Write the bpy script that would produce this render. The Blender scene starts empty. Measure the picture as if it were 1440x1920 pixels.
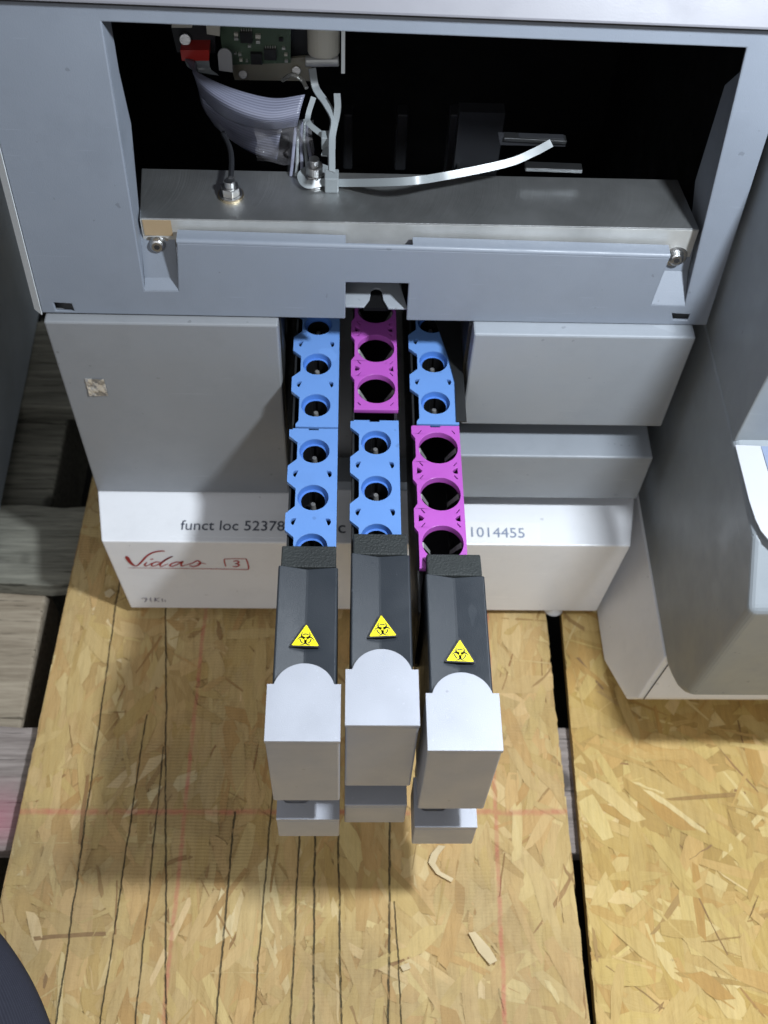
import bpy, bmesh, math, random
from mathutils import Vector, Matrix

sc = bpy.context.scene
C = sc.collection
random.seed(11)

# ------------------------------------------------------------------ camera
FPX = 2037.25
CAM = Vector((-0.00865064, -0.45988291, 0.47332111))
RX = Vector((0.99934331, 0.01024384, 0.03475645))
RX = Vector((0.99934331, -0.0110046, 0.03452312))     # image right in world
DN = Vector((0.01024384, -0.82809578, -0.56049304))   # image down in world
FW = Vector((0.03475645, 0.56047862, -0.82743925))    # view direction in world
cd = bpy.data.cameras.new('camera')
cam = bpy.data.objects.new('camera', cd)
C.objects.link(cam)
sc.camera = cam
cd.sensor_fit = 'VERTICAL'
cd.sensor_height = 36.0
cd.lens = FPX / 1920 * 36
cd.clip_start = 0.01
cd.clip_end = 60
cd.dof.use_dof = True
cd.dof.focus_distance = 0.60
cd.dof.aperture_fstop = 11
M = Matrix((RX, -DN, -FW)).transposed().to_4x4()
M.translation = CAM
cam.matrix_world = M

# ------------------------------------------------------------------ light
w = bpy.data.worlds.new('World')
sc.world = w
w.use_nodes = True
bg = w.node_tree.nodes['Background']
bg.inputs[0].default_value = (0.98, 0.985, 1.0, 1)
bg.inputs[1].default_value = 0.335

def lamp(name, kind, loc, power, col, size, aim=None, size_y=None):
    ld = bpy.data.lights.new(name, kind)
    ld.energy = power
    ld.color = col
    if kind == 'AREA':
        ld.shape = 'RECTANGLE' if size_y else 'DISK'
        ld.size = size
        if size_y:
            ld.size_y = size_y
    else:
        ld.shadow_soft_size = size
    o = bpy.data.objects.new(name, ld)
    C.objects.link(o)
    o.location = loc
    if aim is not None:
        o.rotation_euler = (Vector(aim) - Vector(loc)).to_track_quat('-Z', 'Y').to_euler()
    return o

lamp('hand_lamp', 'POINT', (0.262, -0.252, 0.50), 25.5, (0.86, 0.93, 1.0), 0.022)
lamp('front_fill', 'AREA', (-0.5, -1.9, 1.15), 8.0, (0.97, 0.98, 1.0), 1.3, (0, 0, -0.1))  # fill added to lift the shaded front faces, no real fixture
lamp('sheen_fill', 'AREA', (0.78, 0.75, 1.62), 11.0, (0.86, 0.93, 1.0), 0.5, (0, -0.1, -0.1), 1.0)  # added behind so the left handle facets catch a sheen

vs = sc.view_settings
vs.view_transform = 'Standard'
vs.look = 'None'
vs.exposure = 0
vs.gamma = 1
vs.use_curve_mapping = False
try:
    sc.cycles.use_denoising = True
    sc.cycles.max_bounces = 6
except Exception:
    pass

# ------------------------------------------------------------------ points
def ray(px, py):
    return RX * (px - 720) + DN * (py - 960) + FW * FPX

def on(px, py, n, d):
    """point of the photograph's line of sight on the plane n.p = d"""
    n = Vector(n)
    r = ray(px, py)
    return CAM + r * ((d - n.dot(CAM)) / n.dot(r))

def oy(px, py, y): return on(px, py, (0, 1, 0), y)
def oz(px, py, z): return on(px, py, (0, 0, 1), z)
def ox(px, py, x): return on(px, py, (1, 0, 0), x)
TILT = 0.13
def of(px, py, back=0.0): return on(px, py, (0, 1, -TILT), back)     # on the leaning front panel

# ------------------------------------------------------------------ materials
def new_mat(name):
    m = bpy.data.materials.new(name)
    m.use_nodes = True
    return m, m.node_tree.nodes, m.node_tree.links, m.node_tree.nodes['Principled BSDF']

def noise(N, L, scale, detail=2.0, rough=0.5, vec=None):
    n = N.new('ShaderNodeTexNoise')
    n.inputs['Scale'].default_value = scale
    n.inputs['Detail'].default_value = detail
    n.inputs['Roughness'].default_value = rough
    if vec is not None:
        L.new(vec, n.inputs['Vector'])
    return n

def ramp(N, L, fac, stops):
    r = N.new('ShaderNodeValToRGB')
    e = r.color_ramp.elements
    while len(e) < len(stops):
        e.new(0.5)
    for k, (p, c) in enumerate(stops):
        e[k].position = p
        e[k].color = (*c, 1) if len(c) == 3 else c
    L.new(fac, r.inputs[0])
    return r

def mathn(N, L, op, a, b=None, clamp=False):
    n = N.new('ShaderNodeMath')
    n.operation = op
    n.use_clamp = clamp
    for i, v in enumerate((a, b)):
        if v is None:
            continue
        if isinstance(v, (int, float)):
            n.inputs[i].default_value = v
        else:
            L.new(v, n.inputs[i])
    return n.outputs[0]

def mixc(N, L, fac, a, b, blend='MIX'):
    n = N.new('ShaderNodeMix')
    n.data_type = 'RGBA'
    n.blend_type = blend
    for k, v in (('Factor', fac), ('A', a), ('B', b)):
        s = [i for i in n.inputs if i.name == k and i.enabled][0] if False else None
    ins = n.inputs
    def put(sock, v):
        if hasattr(v, 'is_linked') or hasattr(v, 'links'):
            L.new(v, sock)
        elif isinstance(v, (int, float)):
            sock.default_value = v
        else:
            sock.default_value = (*v, 1)
    put(ins[0], fac)
    put(ins[6], a)
    put(ins[7], b)
    return n.outputs[2]

def coord(N, kind='Object'):
    return N.new('ShaderNodeTexCoord').outputs[kind]

def paint(name, col, rough=0.45, vary=0.05, bump=0.02, scale=900, metal=0.0, speck=0.0, spec=0.5, smudge=0.1, wear=0.0, weardark=True):
    """painted or moulded surface: fine grain in the relief, faint smudges in gloss and tone"""
    m, N, L, b = new_mat(name)
    co = coord(N)
    big = noise(N, L, 14, 4, 0.6, co)
    lo = tuple(c * (1 - vary) for c in col)
    hi = tuple(min(1, c * (1 + vary)) for c in col)
    colr = ramp(N, L, big.outputs[0], [(0.3, lo), (0.7, hi)]).outputs[0]
    if speck:
        sp = noise(N, L, 420, 2, 0.5, co)
        k = ramp(N, L, sp.outputs[0], [(0.70, (0, 0, 0)), (0.76, (1, 1, 1))]).outputs[0]
        colr = mixc(N, L, mathn(N, L, 'MULTIPLY', k, speck), colr, tuple(min(1, c * 2.0 + 0.05) for c in col))
    if wear:
        # handling marks: cloudy rubbed patches, a few specks of dirt and hairline scratches
        cl = noise(N, L, 26, 6, 0.72, co)
        k = ramp(N, L, cl.outputs[0], [(0.50, (0, 0, 0)), (0.70, (1, 1, 1))]).outputs[0]
        colr = mixc(N, L, mathn(N, L, 'MULTIPLY', k, 0.16 * wear), colr, tuple(c * 0.5 for c in col) if weardark else tuple(min(1, c * 1.5) for c in col))
        sp = noise(N, L, 170, 2, 0.4, co)
        k = ramp(N, L, sp.outputs[0], [(0.745, (0, 0, 0)), (0.765, (1, 1, 1))]).outputs[0]
        colr = mixc(N, L, mathn(N, L, 'MULTIPLY', k, 0.5 * wear), colr, tuple(c * 0.35 for c in col) if weardark else tuple(min(1, c * 2.2 + 0.03) for c in col))
        mp = N.new('ShaderNodeMapping')
        mp.inputs['Scale'].default_value = (7, 7, 160)
        mp.inputs['Rotation'].default_value = (0.5, 0.9, 0.4)
        L.new(co, mp.inputs[0])
        sc2 = noise(N, L, 4, 2, 0.5, mp.outputs[0])
        k = ramp(N, L, sc2.outputs[0], [(0.715, (0, 0, 0)), (0.735, (1, 1, 1))]).outputs[0]
        colr = mixc(N, L, mathn(N, L, 'MULTIPLY', k, 0.35 * wear), colr, tuple(min(1, c * 1.35 + 0.02) for c in col))
    L.new(colr, b.inputs['Base Color'])
    sm = noise(N, L, 38, 3, 0.6, co)
    rr = ramp(N, L, sm.outputs[0], [(0.35, (rough - smudge,) * 3), (0.7, (min(1, rough + smudge),) * 3)])
    L.new(rr.outputs[0], b.inputs['Roughness'])
    b.inputs['Metallic'].default_value = metal
    b.inputs['Specular IOR Level'].default_value = spec
    if bump:
        fine = noise(N, L, scale, 2, 0.5, co)
        bp = N.new('ShaderNodeBump')
        bp.inputs['Strength'].default_value = bump
        bp.inputs['Distance'].default_value = 0.001
        L.new(fine.outputs[0], bp.inputs['Height'])
        L.new(bp.outputs[0], b.inputs['Normal'])
    return m

GREY = paint('grey_powder_coat', (0.172, 0.194, 0.231), 0.46, 0.03, 0.10, 1500, wear=0.7, weardark=True)
HOUSE = paint('housing_grey', (0.235, 0.260, 0.282), 0.42, 0.03, 0.06, 1500, wear=0.7, weardark=True)
DOORD = paint('door_dull_grey', (0.212, 0.222, 0.236), 0.48, 0.03, 0.10, 1500, wear=0.8, weardark=True)
DOORG = paint('door_grey', (0.25, 0.272, 0.302), 0.48, 0.03, 0.10, 1500, wear=0.7, weardark=True)
SIDE = paint('lit_edge_grey', (0.62, 0.65, 0.67), 0.5, 0.03, 0.05)  # light from the left is put into this pale grey
WHITE = paint('white_moulding', (0.77, 0.78, 0.81), 0.42, 0.02, 0.04, 1200, wear=0.7, weardark=True)
LIDW = paint('lid_white', (0.165, 0.165, 0.185), 0.45, 0.02, 0.04, 1200)
SILVER = paint('silver_paint', (0.355, 0.37, 0.415), 0.40, 0.025, 0.12, 1700, metal=0.15, speck=0.1, wear=0.7, weardark=True)
BLACKP = paint('charcoal_plastic', (0.024, 0.029, 0.036), 0.38, 0.10, 0.12, 1700, speck=0.05, wear=0.9, weardark=False)
ROUGHP = paint('rough_black_plastic', (0.020, 0.024, 0.024), 0.7, 0.3, 0.8, 800, speck=0.12)
DARK = paint('black_plastic', (0.009, 0.010, 0.011), 0.5, 0.1, 0.02)
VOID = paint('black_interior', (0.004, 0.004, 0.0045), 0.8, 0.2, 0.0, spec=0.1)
BRACK = paint('blackened_metal', (0.017, 0.018, 0.021), 0.5, 0.2, 0.03)
BLUE = paint('blue_plastic', (0.115, 0.24, 0.535), 0.40, 0.04, 0.05, 1200, wear=0.6, weardark=True)
BLUED = paint('blue_well_plastic', (0.06, 0.165, 0.48), 0.45, 0.04, 0.05, 1200)
PINK = paint('magenta_plastic', (0.375, 0.08, 0.405), 0.40, 0.04, 0.05, 1200, wear=0.6, weardark=True)
CLIP = paint('smoked_clip', (0.30, 0.31, 0.30), 0.3, 0.2, 0.02)
TUBE = paint('grey_socket', (0.12, 0.118, 0.115), 0.6, 0.3, 0.0)
NYLON = paint('white_nylon', (0.19, 0.21, 0.22), 0.35, 0.03, 0.02)
TAPE = paint('tan_tape', (0.34, 0.25, 0.15), 0.55, 0.1, 0.05)
PCB = paint('circuit_board_green', (0.055, 0.085, 0.055), 0.45, 0.25, 0.05, 600, speck=0.5)
CHIP = paint('chip_black', (0.010, 0.010, 0.011), 0.5, 0.1, 0.0)
SOLDER = paint('solder_metal', (0.50, 0.50, 0.47), 0.35, 0.2, 0.0, metal=0.6)
CREAM = paint('cream_connector', (0.46, 0.44, 0.38), 0.5, 0.05, 0.0)
TAG = paint('tag_paper', (0.27, 0.27, 0.28), 0.6, 0.05, 0.0)
RED = paint('red_connector', (0.38, 0.025, 0.02), 0.45, 0.05, 0.0)
YEL = paint('sticker_yellow', (0.86, 0.75, 0.012), 0.4, 0.02, 0.0)
INK = paint('black_ink', (0.016, 0.016, 0.018), 0.5, 0.1, 0.0)
INKG = paint('grey_ink', (0.055, 0.065, 0.095), 0.5, 0.1, 0.0)
INKP = paint('overexposed_ink', (0.22, 0.26, 0.36), 0.5, 0.1, 0.0)  # paler than the other print: overexposure put into the colour
INKR = paint('red_marker', (0.36, 0.022, 0.026), 0.5, 0.35, 0.0)
SCUFF = paint('purple_grey_ink', (0.12, 0.11, 0.17), 0.6, 0.4, 0.0)
LIDW2 = paint('surround_white', (0.40, 0.41, 0.44), 0.45, 0.02, 0.03)
LABEL = paint('label_paper', (0.80, 0.79, 0.77), 0.32, 0.02, 0.0)
NAVY = None

def brushed(name, col, rough, arcs=False):
    m, N, L, b = new_mat(name)
    co = coord(N)
    b.inputs['Metallic'].default_value = 1.0
    sm = noise(N, L, 22, 4, 0.6, co)
    L.new(ramp(N, L, sm.outputs[0], [(0.3, tuple(c * 0.66 for c in col)), (0.7, col)]).outputs[0], b.inputs['Base Color'])
    b.inputs['Roughness'].default_value = rough
    bp = N.new('ShaderNodeBump')
    bp.inputs['Distance'].default_value = 0.0006
    if arcs:                                   # arcs left by the milling cutter, stepping along the plate
        sep = N.new('ShaderNodeSeparateXYZ')
        L.new(co, sep.inputs[0])
        y = mathn(N, L, 'SUBTRACT', sep.outputs[1], 0.055)
        y2 = mathn(N, L, 'MULTIPLY', y, y)
        arc = mathn(N, L, 'SQRT', mathn(N, L, 'SUBTRACT', 0.0036, y2))
        u = mathn(N, L, 'SUBTRACT', sep.outputs[0], arc)
        cmb = N.new('ShaderNodeCombineXYZ')
        L.new(u, cmb.inputs[0])
        n2 = noise(N, L, 300, 4, 0.8, cmb.outputs[0])
        h = n2.outputs[0]
        bp.inputs['Strength'].default_value = 0.55
        L.new(h, bp.inputs['Height'])
    else:
        mp = N.new('ShaderNodeMapping')
        mp.inputs['Scale'].default_value = (1.0, 20, 20)
        L.new(co, mp.inputs[0])
        n2 = noise(N, L, 120, 3, 0.7, mp.outputs[0])
        bp.inputs['Strength'].default_value = 0.25
        L.new(n2.outputs[0], bp.inputs['Height'])
    L.new(bp.outputs[0], b.inputs['Normal'])
    return m

ALU = brushed('milled_aluminium', (0.55, 0.565, 0.57), 0.36, arcs=True)
ALU.node_tree.nodes['Principled BSDF'].inputs['Metallic'].default_value = 0.93
ALUF = brushed('sawn_aluminium', (0.58, 0.59, 0.58), 0.42)
ALUF.node_tree.nodes['Principled BSDF'].inputs['Metallic'].default_value = 0.45
KHAKI = paint('khaki_bracket', (0.24, 0.225, 0.17), 0.45, 0.1, 0.05, metal=0.3)
STEEL = brushed('zinc_plated_steel', (0.55, 0.55, 0.55), 0.28)
RAIL = brushed('dull_rail', (0.16, 0.165, 0.17), 0.45)
BRASS = brushed('brass_washer', (0.60, 0.50, 0.34), 0.3)

def foil_mat():
    m, N, L, b = new_mat('scratched_foil')
    b.inputs['Metallic'].default_value = 0.7
    b.inputs['Roughness'].default_value = 0.3
    co = coord(N)
    n = noise(N, L, 160, 3, 0.6, co)
    L.new(ramp(N, L, n.outputs[0], [(0.42, (0.33, 0.33, 0.33)), (0.55, (0.8, 0.8, 0.78))]).outputs[0], b.inputs['Base Color'])
    bp = N.new('ShaderNodeBump')
    bp.inputs['Strength'].default_value = 0.9
    bp.inputs['Distance'].default_value = 0.001
    L.new(n.outputs[0], bp.inputs['Height'])
    L.new(bp.outputs[0], b.inputs['Normal'])
    return m
FOIL = foil_mat()

def film_mat():
    m, N, L, b = new_mat('clear_film')
    b.inputs['Base Color'].default_value = (0.35, 0.34, 0.36, 1)
    b.inputs['Roughness'].default_value = 0.12
    b.inputs['Alpha'].default_value = 0.15
    b.inputs['Specular IOR Level'].default_value = 0.9
    return m
FILM = film_mat()

def ribbon_mat():
    m, N, L, b = new_mat('ribbon_cable_grey')
    uv = coord(N, 'UV')
    sep = N.new('ShaderNodeSeparateXYZ')
    L.new(uv, sep.inputs[0])
    s = mathn(N, L, 'SINE', mathn(N, L, 'MULTIPLY', sep.outputs[1], 2 * math.pi * 15))
    k = mathn(N, L, 'ADD', mathn(N, L, 'MULTIPLY', s, 0.5), 0.5)
    L.new(ramp(N, L, k, [(0.0, (0.105, 0.112, 0.155)), (0.5, (0.155, 0.162, 0.215))]).outputs[0], b.inputs['Base Color'])
    b.inputs['Roughness'].default_value = 0.4
    bp = N.new('ShaderNodeBump')
    bp.inputs['Strength'].default_value = 0.4
    bp.inputs['Distance'].default_value = 0.0005
    L.new(k, bp.inputs['Height'])
    L.new(bp.outputs[0], b.inputs['Normal'])
    return m
RIBBON = ribbon_mat()

def cloth_mat():
    m, N, L, b = new_mat('navy_ribbed_cloth')
    uv = coord(N, 'UV')
    sep = N.new('ShaderNodeSeparateXYZ')
    L.new(uv, sep.inputs[0])
    s = mathn(N, L, 'SINE', mathn(N, L, 'MULTIPLY', sep.outputs[0], 2 * math.pi * 70))
    k = mathn(N, L, 'ADD', mathn(N, L, 'MULTIPLY', s, 0.5), 0.5)
    n = noise(N, L, 300, 3, 0.6, coord(N))
    k2 = mathn(N, L, 'ADD', mathn(N, L, 'MULTIPLY', k, 0.5), mathn(N, L, 'MULTIPLY', n.outputs[0], 0.5))
    L.new(ramp(N, L, k2, [(0.1, (0.022, 0.023, 0.034)), (0.9, (0.036, 0.038, 0.053))]).outputs[0], b.inputs['Base Color'])
    b.inputs['Roughness'].default_value = 0.9
    b.inputs['Specular IOR Level'].default_value = 0.2
    bp = N.new('ShaderNodeBump')
    bp.inputs['Strength'].default_value = 0.6
    bp.inputs['Distance'].default_value = 0.0006
    L.new(k2, bp.inputs['Height'])
    L.new(bp.outputs[0], b.inputs['Normal'])
    return m
NAVY = cloth_mat()

def plank_mat(name, dark, light, stain=None):
    m, N, L, b = new_mat(name)
    co = coord(N)
    mp = N.new('ShaderNodeMapping')
    mp.inputs['Scale'].default_value = (1, 14, 14)
    L.new(co, mp.inputs[0])
    g = noise(N, L, 16, 6, 0.65, mp.outputs[0])
    big = noise(N, L, 9, 4, 0.6, co)
    c = ramp(N, L, g.outputs[0], [(0.3, dark), (0.68, light)]).outputs[0]
    c = mixc(N, L, mathn(N, L, 'MULTIPLY', ramp(N, L, big.outputs[0], [(0.5, (0, 0, 0)), (0.72, (1, 1, 1))]).outputs[0], 0.5), c, tuple(d * 0.55 for d in dark))
    kn = N.new('ShaderNodeTexVoronoi')
    kn.inputs['Scale'].default_value = 17
    L.new(co, kn.inputs['Vector'])
    k = ramp(N, L, kn.outputs['Distance'], [(0.10, (1, 1, 1)), (0.17, (0, 0, 0))]).outputs[0]
    c = mixc(N, L, mathn(N, L, 'MULTIPLY', k, 0.75), c, tuple(d * 0.25 for d in dark))
    mc = N.new('ShaderNodeMapping')
    mc.inputs['Scale'].default_value = (3, 60, 60)
    L.new(co, mc.inputs[0])
    ck = noise(N, L, 5, 3, 0.6, mc.outputs[0])
    c = mixc(N, L, ramp(N, L, ck.outputs[0], [(0.62, (0, 0, 0)), (0.68, (0.8, 0.8, 0.8))]).outputs[0], c, tuple(d * 0.3 for d in dark))
    if stain:
        p, r, sc_ = stain
        vm = N.new('ShaderNodeVectorMath')
        vm.operation = 'DISTANCE'
        L.new(co, vm.inputs[0])
        vm.inputs[1].default_value = p
        d = mathn(N, L, 'ADD', vm.outputs['Value'], mathn(N, L, 'MULTIPLY', big.outputs[0], 0.06))
        f = ramp(N, L, d, [(r * 0.6, (1, 1, 1)), (r * 1.4, (0, 0, 0))]).outputs[0]
        c = mixc(N, L, mathn(N, L, 'MULTIPLY', f, 0.6), c, sc_)
    L.new(c, b.inputs['Base Color'])
    b.inputs['Roughness'].default_value = 0.85
    b.inputs['Specular IOR Level'].default_value = 0.2
    bp = N.new('ShaderNodeBump')
    bp.inputs['Strength'].default_value = 0.5
    bp.inputs['Distance'].default_value = 0.002
    L.new(g.outputs[0], bp.inputs['Height'])
    L.new(bp.outputs[0], b.inputs['Normal'])
    return m
PLANK = plank_mat('weathered_grey_plank', (0.11, 0.108, 0.09), (0.27, 0.265, 0.22))
PLANKL = plank_mat('pale_pallet_wood', (0.25, 0.205, 0.15), (0.45, 0.385, 0.295))
PLANKP = plank_mat('pink_stained_plank', (0.20, 0.17, 0.155), (0.39, 0.34, 0.315), ((-0.252, -0.205, -0.29), 0.045, (0.62, 0.18, 0.26)))

def osb_mat(name, lines, reds, across, warm, dirt, press=0.09):
    """pressed wood strands: every strand has its own tone (mesh attribute) and grain along its length (UV);
    lines: dark cut lines, reds: red chalk lines, both as (x0, y0, x1, y1, width) on the board"""
    m, N, L, b = new_mat(name)
    at = N.new('ShaderNodeAttribute')
    at.attribute_name = 'strand'
    sa = N.new('ShaderNodeSeparateColor')
    L.new(at.outputs['Color'], sa.inputs[0])
    co = coord(N)
    uv = coord(N, 'UV')
    mp = N.new('ShaderNodeMapping')
    mp.inputs['Scale'].default_value = (1.0, 26, 1)
    L.new(uv, mp.inputs[0])
    g = noise(N, L, 5, 6, 0.75, mp.outputs[0])
    mpb = N.new('ShaderNodeMapping')
    mpb.inputs['Scale'].default_value = (9, 1.2, 1)
    L.new(co, mpb.inputs[0])
    streak = noise(N, L, 14, 5, 0.7, mpb.outputs[0])
    tone = mathn(N, L, 'ADD', mathn(N, L, 'MULTIPLY', sa.outputs[0], 0.72), mathn(N, L, 'ADD', mathn(N, L, 'MULTIPLY', g.outputs[0], 0.30), mathn(N, L, 'MULTIPLY', mathn(N, L, 'SUBTRACT', streak.outputs[0], 0.5), 0.20)))
    c = ramp(N, L, tone, [(0.08, (0.16, 0.075, 0.035)), (0.24, (0.33, 0.20, 0.085)), (0.48, warm[0]), (0.72, warm[1]), (0.95, warm[2])]).outputs[0]
    hue = ramp(N, L, sa.outputs[1], [(0.0, (1.0, 0.86, 0.74)), (0.45, (1, 1, 1)), (1.0, (1.0, 1.0, 0.84))]).outputs[0]
    c = mixc(N, L, 0.8, c, hue, 'MULTIPLY')
    mpf = N.new('ShaderNodeMapping')
    mpf.inputs['Scale'].default_value = (380, 32, 1)
    L.new(co, mpf.inputs[0])
    fib = noise(N, L, 1, 4, 0.75, mpf.outputs[0])
    c = mixc(N, L, 0.45, c, ramp(N, L, fib.outputs[0], [(0.30, (0.66, 0.62, 0.56)), (0.52, (1, 1, 1)), (0.75, (1.08, 1.08, 1.06))]).outputs[0], 'MULTIPLY')
    # grime: greyish patches and specks
    d1 = noise(N, L, 7, 5, 0.65, co)
    d2 = noise(N, L, 60, 5, 0.7, co)
    gm = mathn(N, L, 'MULTIPLY', ramp(N, L, d1.outputs[0], [(0.45, (0, 0, 0)), (0.75, (1, 1, 1))]).outputs[0], dirt)
    c = mixc(N, L, gm, c, (0.16, 0.13, 0.085))
    sp = ramp(N, L, d2.outputs[0], [(0.70, (0, 0, 0)), (0.76, (1, 1, 1))]).outputs[0]
    c = mixc(N, L, mathn(N, L, 'MULTIPLY', sp, 0.5), c, (0.09, 0.06, 0.035))
    sep = N.new('ShaderNodeSeparateXYZ')
    L.new(co, sep.inputs[0])
    X, Y = sep.outputs[0], sep.outputs[1]
    wob = noise(N, L, 28, 3, 0.6, co).outputs[0]
    wob2 = noise(N, L, 220, 3, 0.6, co).outputs[0]
    wv = mathn(N, L, 'ADD', mathn(N, L, 'MULTIPLY', mathn(N, L, 'SUBTRACT', wob, 0.5), 0.0030),
               mathn(N, L, 'MULTIPLY', mathn(N, L, 'SUBTRACT', wob2, 0.5), 0.0013))

    def line_mask(x0, y0, x1, y1, wd, lim, soft):
        k = (x1 - x0) / (y1 - y0)
        xl = mathn(N, L, 'ADD', mathn(N, L, 'MULTIPLY', Y, k), x0 - k * y0)
        dd = mathn(N, L, 'ABSOLUTE', mathn(N, L, 'ADD', mathn(N, L, 'SUBTRACT', X, xl), wv))
        f = mathn(N, L, 'SUBTRACT', 1.0, mathn(N, L, 'DIVIDE', mathn(N, L, 'SUBTRACT', dd, wd), soft), clamp=True)
        if lim is not None:
            f = mathn(N, L, 'MULTIPLY', f, mathn(N, L, 'LESS_THAN', Y, lim))
        return f
    fray = ramp(N, L, noise(N, L, 140, 4, 0.75, co).outputs[0], [(0.32, (0.35,) * 3), (0.50, (1, 1, 1))]).outputs[0]
    tot = None
    for (x0, y0, x1, y1, wd, lim) in lines:
        f = line_mask(x0, y0, x1, y1, wd * 0.42, lim, 0.00042)
        tot = f if tot is None else mathn(N, L, 'MAXIMUM', tot, f)
    rt = None
    for (x0, y0, x1, y1, wd, lim) in reds:
        f = line_mask(x0, y0, x1, y1, wd * 0.6, lim, 0.0013)
        rt = f if rt is None else mathn(N, L, 'MAXIMUM', rt, f)
    for (y0, wd) in across:
        f = mathn(N, L, 'SUBTRACT', 1.0, mathn(N, L, 'DIVIDE', mathn(N, L, 'SUBTRACT', mathn(N, L, 'ABSOLUTE', mathn(N, L, 'ADD', mathn(N, L, 'SUBTRACT', Y, y0), wv)), wd), 0.002), clamp=True)
        rt = f if rt is None else mathn(N, L, 'MAXIMUM', rt, f)
    if rt is not None:
        rn = ramp(N, L, noise(N, L, 90, 4, 0.7, co).outputs[0], [(0.3, (0.1,) * 3), (0.65, (0.60,) * 3)]).outputs[0]
        c = mixc(N, L, mathn(N, L, 'MULTIPLY', rt, rn), c, (0.52, 0.12, 0.10))
    h = mathn(N, L, 'ADD', mathn(N, L, 'MULTIPLY', g.outputs[0], 0.4), mathn(N, L, 'MULTIPLY', fib.outputs[0], 0.5))
    # pressed screen marks across the strands
    scr = mathn(N, L, 'SINE', mathn(N, L, 'MULTIPLY', mathn(N, L, 'ADD', Y, mathn(N, L, 'MULTIPLY', wob, 0.004)), 2 * math.pi * 420))
    scm = ramp(N, L, d1.outputs[0], [(0.40, (0.0,) * 3), (0.55, (1, 1, 1))]).outputs[0]
    h = mathn(N, L, 'ADD', h, mathn(N, L, 'MULTIPLY', mathn(N, L, 'MULTIPLY', scr, scm), press))
    if tot is not None:
        tf = mathn(N, L, 'MULTIPLY', tot, fray)
        c = mixc(N, L, mathn(N, L, 'MULTIPLY', tf, 0.86), c, (0.022, 0.022, 0.012))
        h = mathn(N, L, 'SUBTRACT', h, mathn(N, L, 'MULTIPLY', tf, 1.2))
    L.new(c, b.inputs['Base Color'])
    b.inputs['Roughness'].default_value = 0.62
    b.inputs['Specular IOR Level'].default_value = 0.3
    bp = N.new('ShaderNodeBump')
    bp.inputs['Strength'].default_value = 0.8
    bp.inputs['Distance'].default_value = 0.001
    L.new(h, bp.inputs['Height'])
    L.new(bp.outputs[0], b.inputs['Normal'])
    return m

# ------------------------------------------------------------------ object helpers
def link(name, bm_or_mesh, mat, parent=None, bevel=0.0, smooth=False, segs=2):
    if isinstance(bm_or_mesh, bmesh.types.BMesh):
        bmesh.ops.recalc_face_normals(bm_or_mesh, faces=bm_or_mesh.faces[:]) if not smooth == 'keep' else None
        me = bpy.data.meshes.new(name)
        bm_or_mesh.to_mesh(me)
        bm_or_mesh.free()
    else:
        me = bm_or_mesh
    if not me.materials:
        me.materials.append(mat)
    if smooth:
        for p in me.polygons:
            p.use_smooth = True
        if smooth == 'auto':
            me.set_sharp_from_angle(angle=math.radians(40))
    o = bpy.data.objects.new(name, me)
    C.objects.link(o)
    if parent is not None:
        o.parent = parent
        o.matrix_parent_inverse = world_of(parent).inverted()
    if bevel:
        md = o.modifiers.new('bevel', 'BEVEL')
        md.width = bevel
        md.segments = segs
        md.limit_method = 'ANGLE'
        md.angle_limit = math.radians(35)
        md.use_clamp_overlap = True
    return o

def world_of(o):
    m = o.matrix_basis.copy()
    if o.parent is not None:
        m = world_of(o.parent) @ o.matrix_parent_inverse @ m
    return m

def tag(o, label, cat, group=None):
    o['label'] = label
    o['category'] = cat
    if group:
        o['group'] = group
    return o

def thing(name, loc, label, cat, group=None):
    o = bpy.data.objects.new(name, None)
    C.objects.link(o)
    o.location = loc
    o.empty_display_size = 0.02
    return tag(o, label, cat, group)

def box(bm, x0, x1, y0, y1, z0, z1):
    vs_ = [bm.verts.new(p) for p in ((x0, y0, z0), (x1, y0, z0), (x1, y1, z0), (x0, y1, z0), (x0, y0, z1), (x1, y0, z1), (x1, y1, z1), (x0, y1, z1))]
    for f in ((0, 3, 2, 1), (4, 5, 6, 7), (0, 1, 5, 4), (1, 2, 6, 5), (2, 3, 7, 6), (3, 0, 4, 7)):
        bm.faces.new([vs_[i] for i in f])
    return vs_

def boxm(*a):
    bm = bmesh.new()
    box(bm, *a)
    return bm

def prism(bm, pts, off):
    """closed polygon (3-D points) swept by the vector off"""
    off = Vector(off)
    a = [bm.verts.new(Vector(p)) for p in pts]
    b_ = [bm.verts.new(Vector(p) + off) for p in pts]
    n = len(a)
    bm.faces.new(a)
    bm.faces.new(b_[::-1])
    for i in range(n):
        j = (i + 1) % n
        bm.faces.new((a[j], a[i], b_[i], b_[j]))

def circle(cx, cy, r, n=40, a0=0.0, a1=2 * math.pi, close=True):
    m = n if close else n + 1
    return [(cx + r * math.cos(a0 + (a1 - a0) * i / n), cy + r * math.sin(a0 + (a1 - a0) * i / n)) for i in range(m)]

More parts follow.
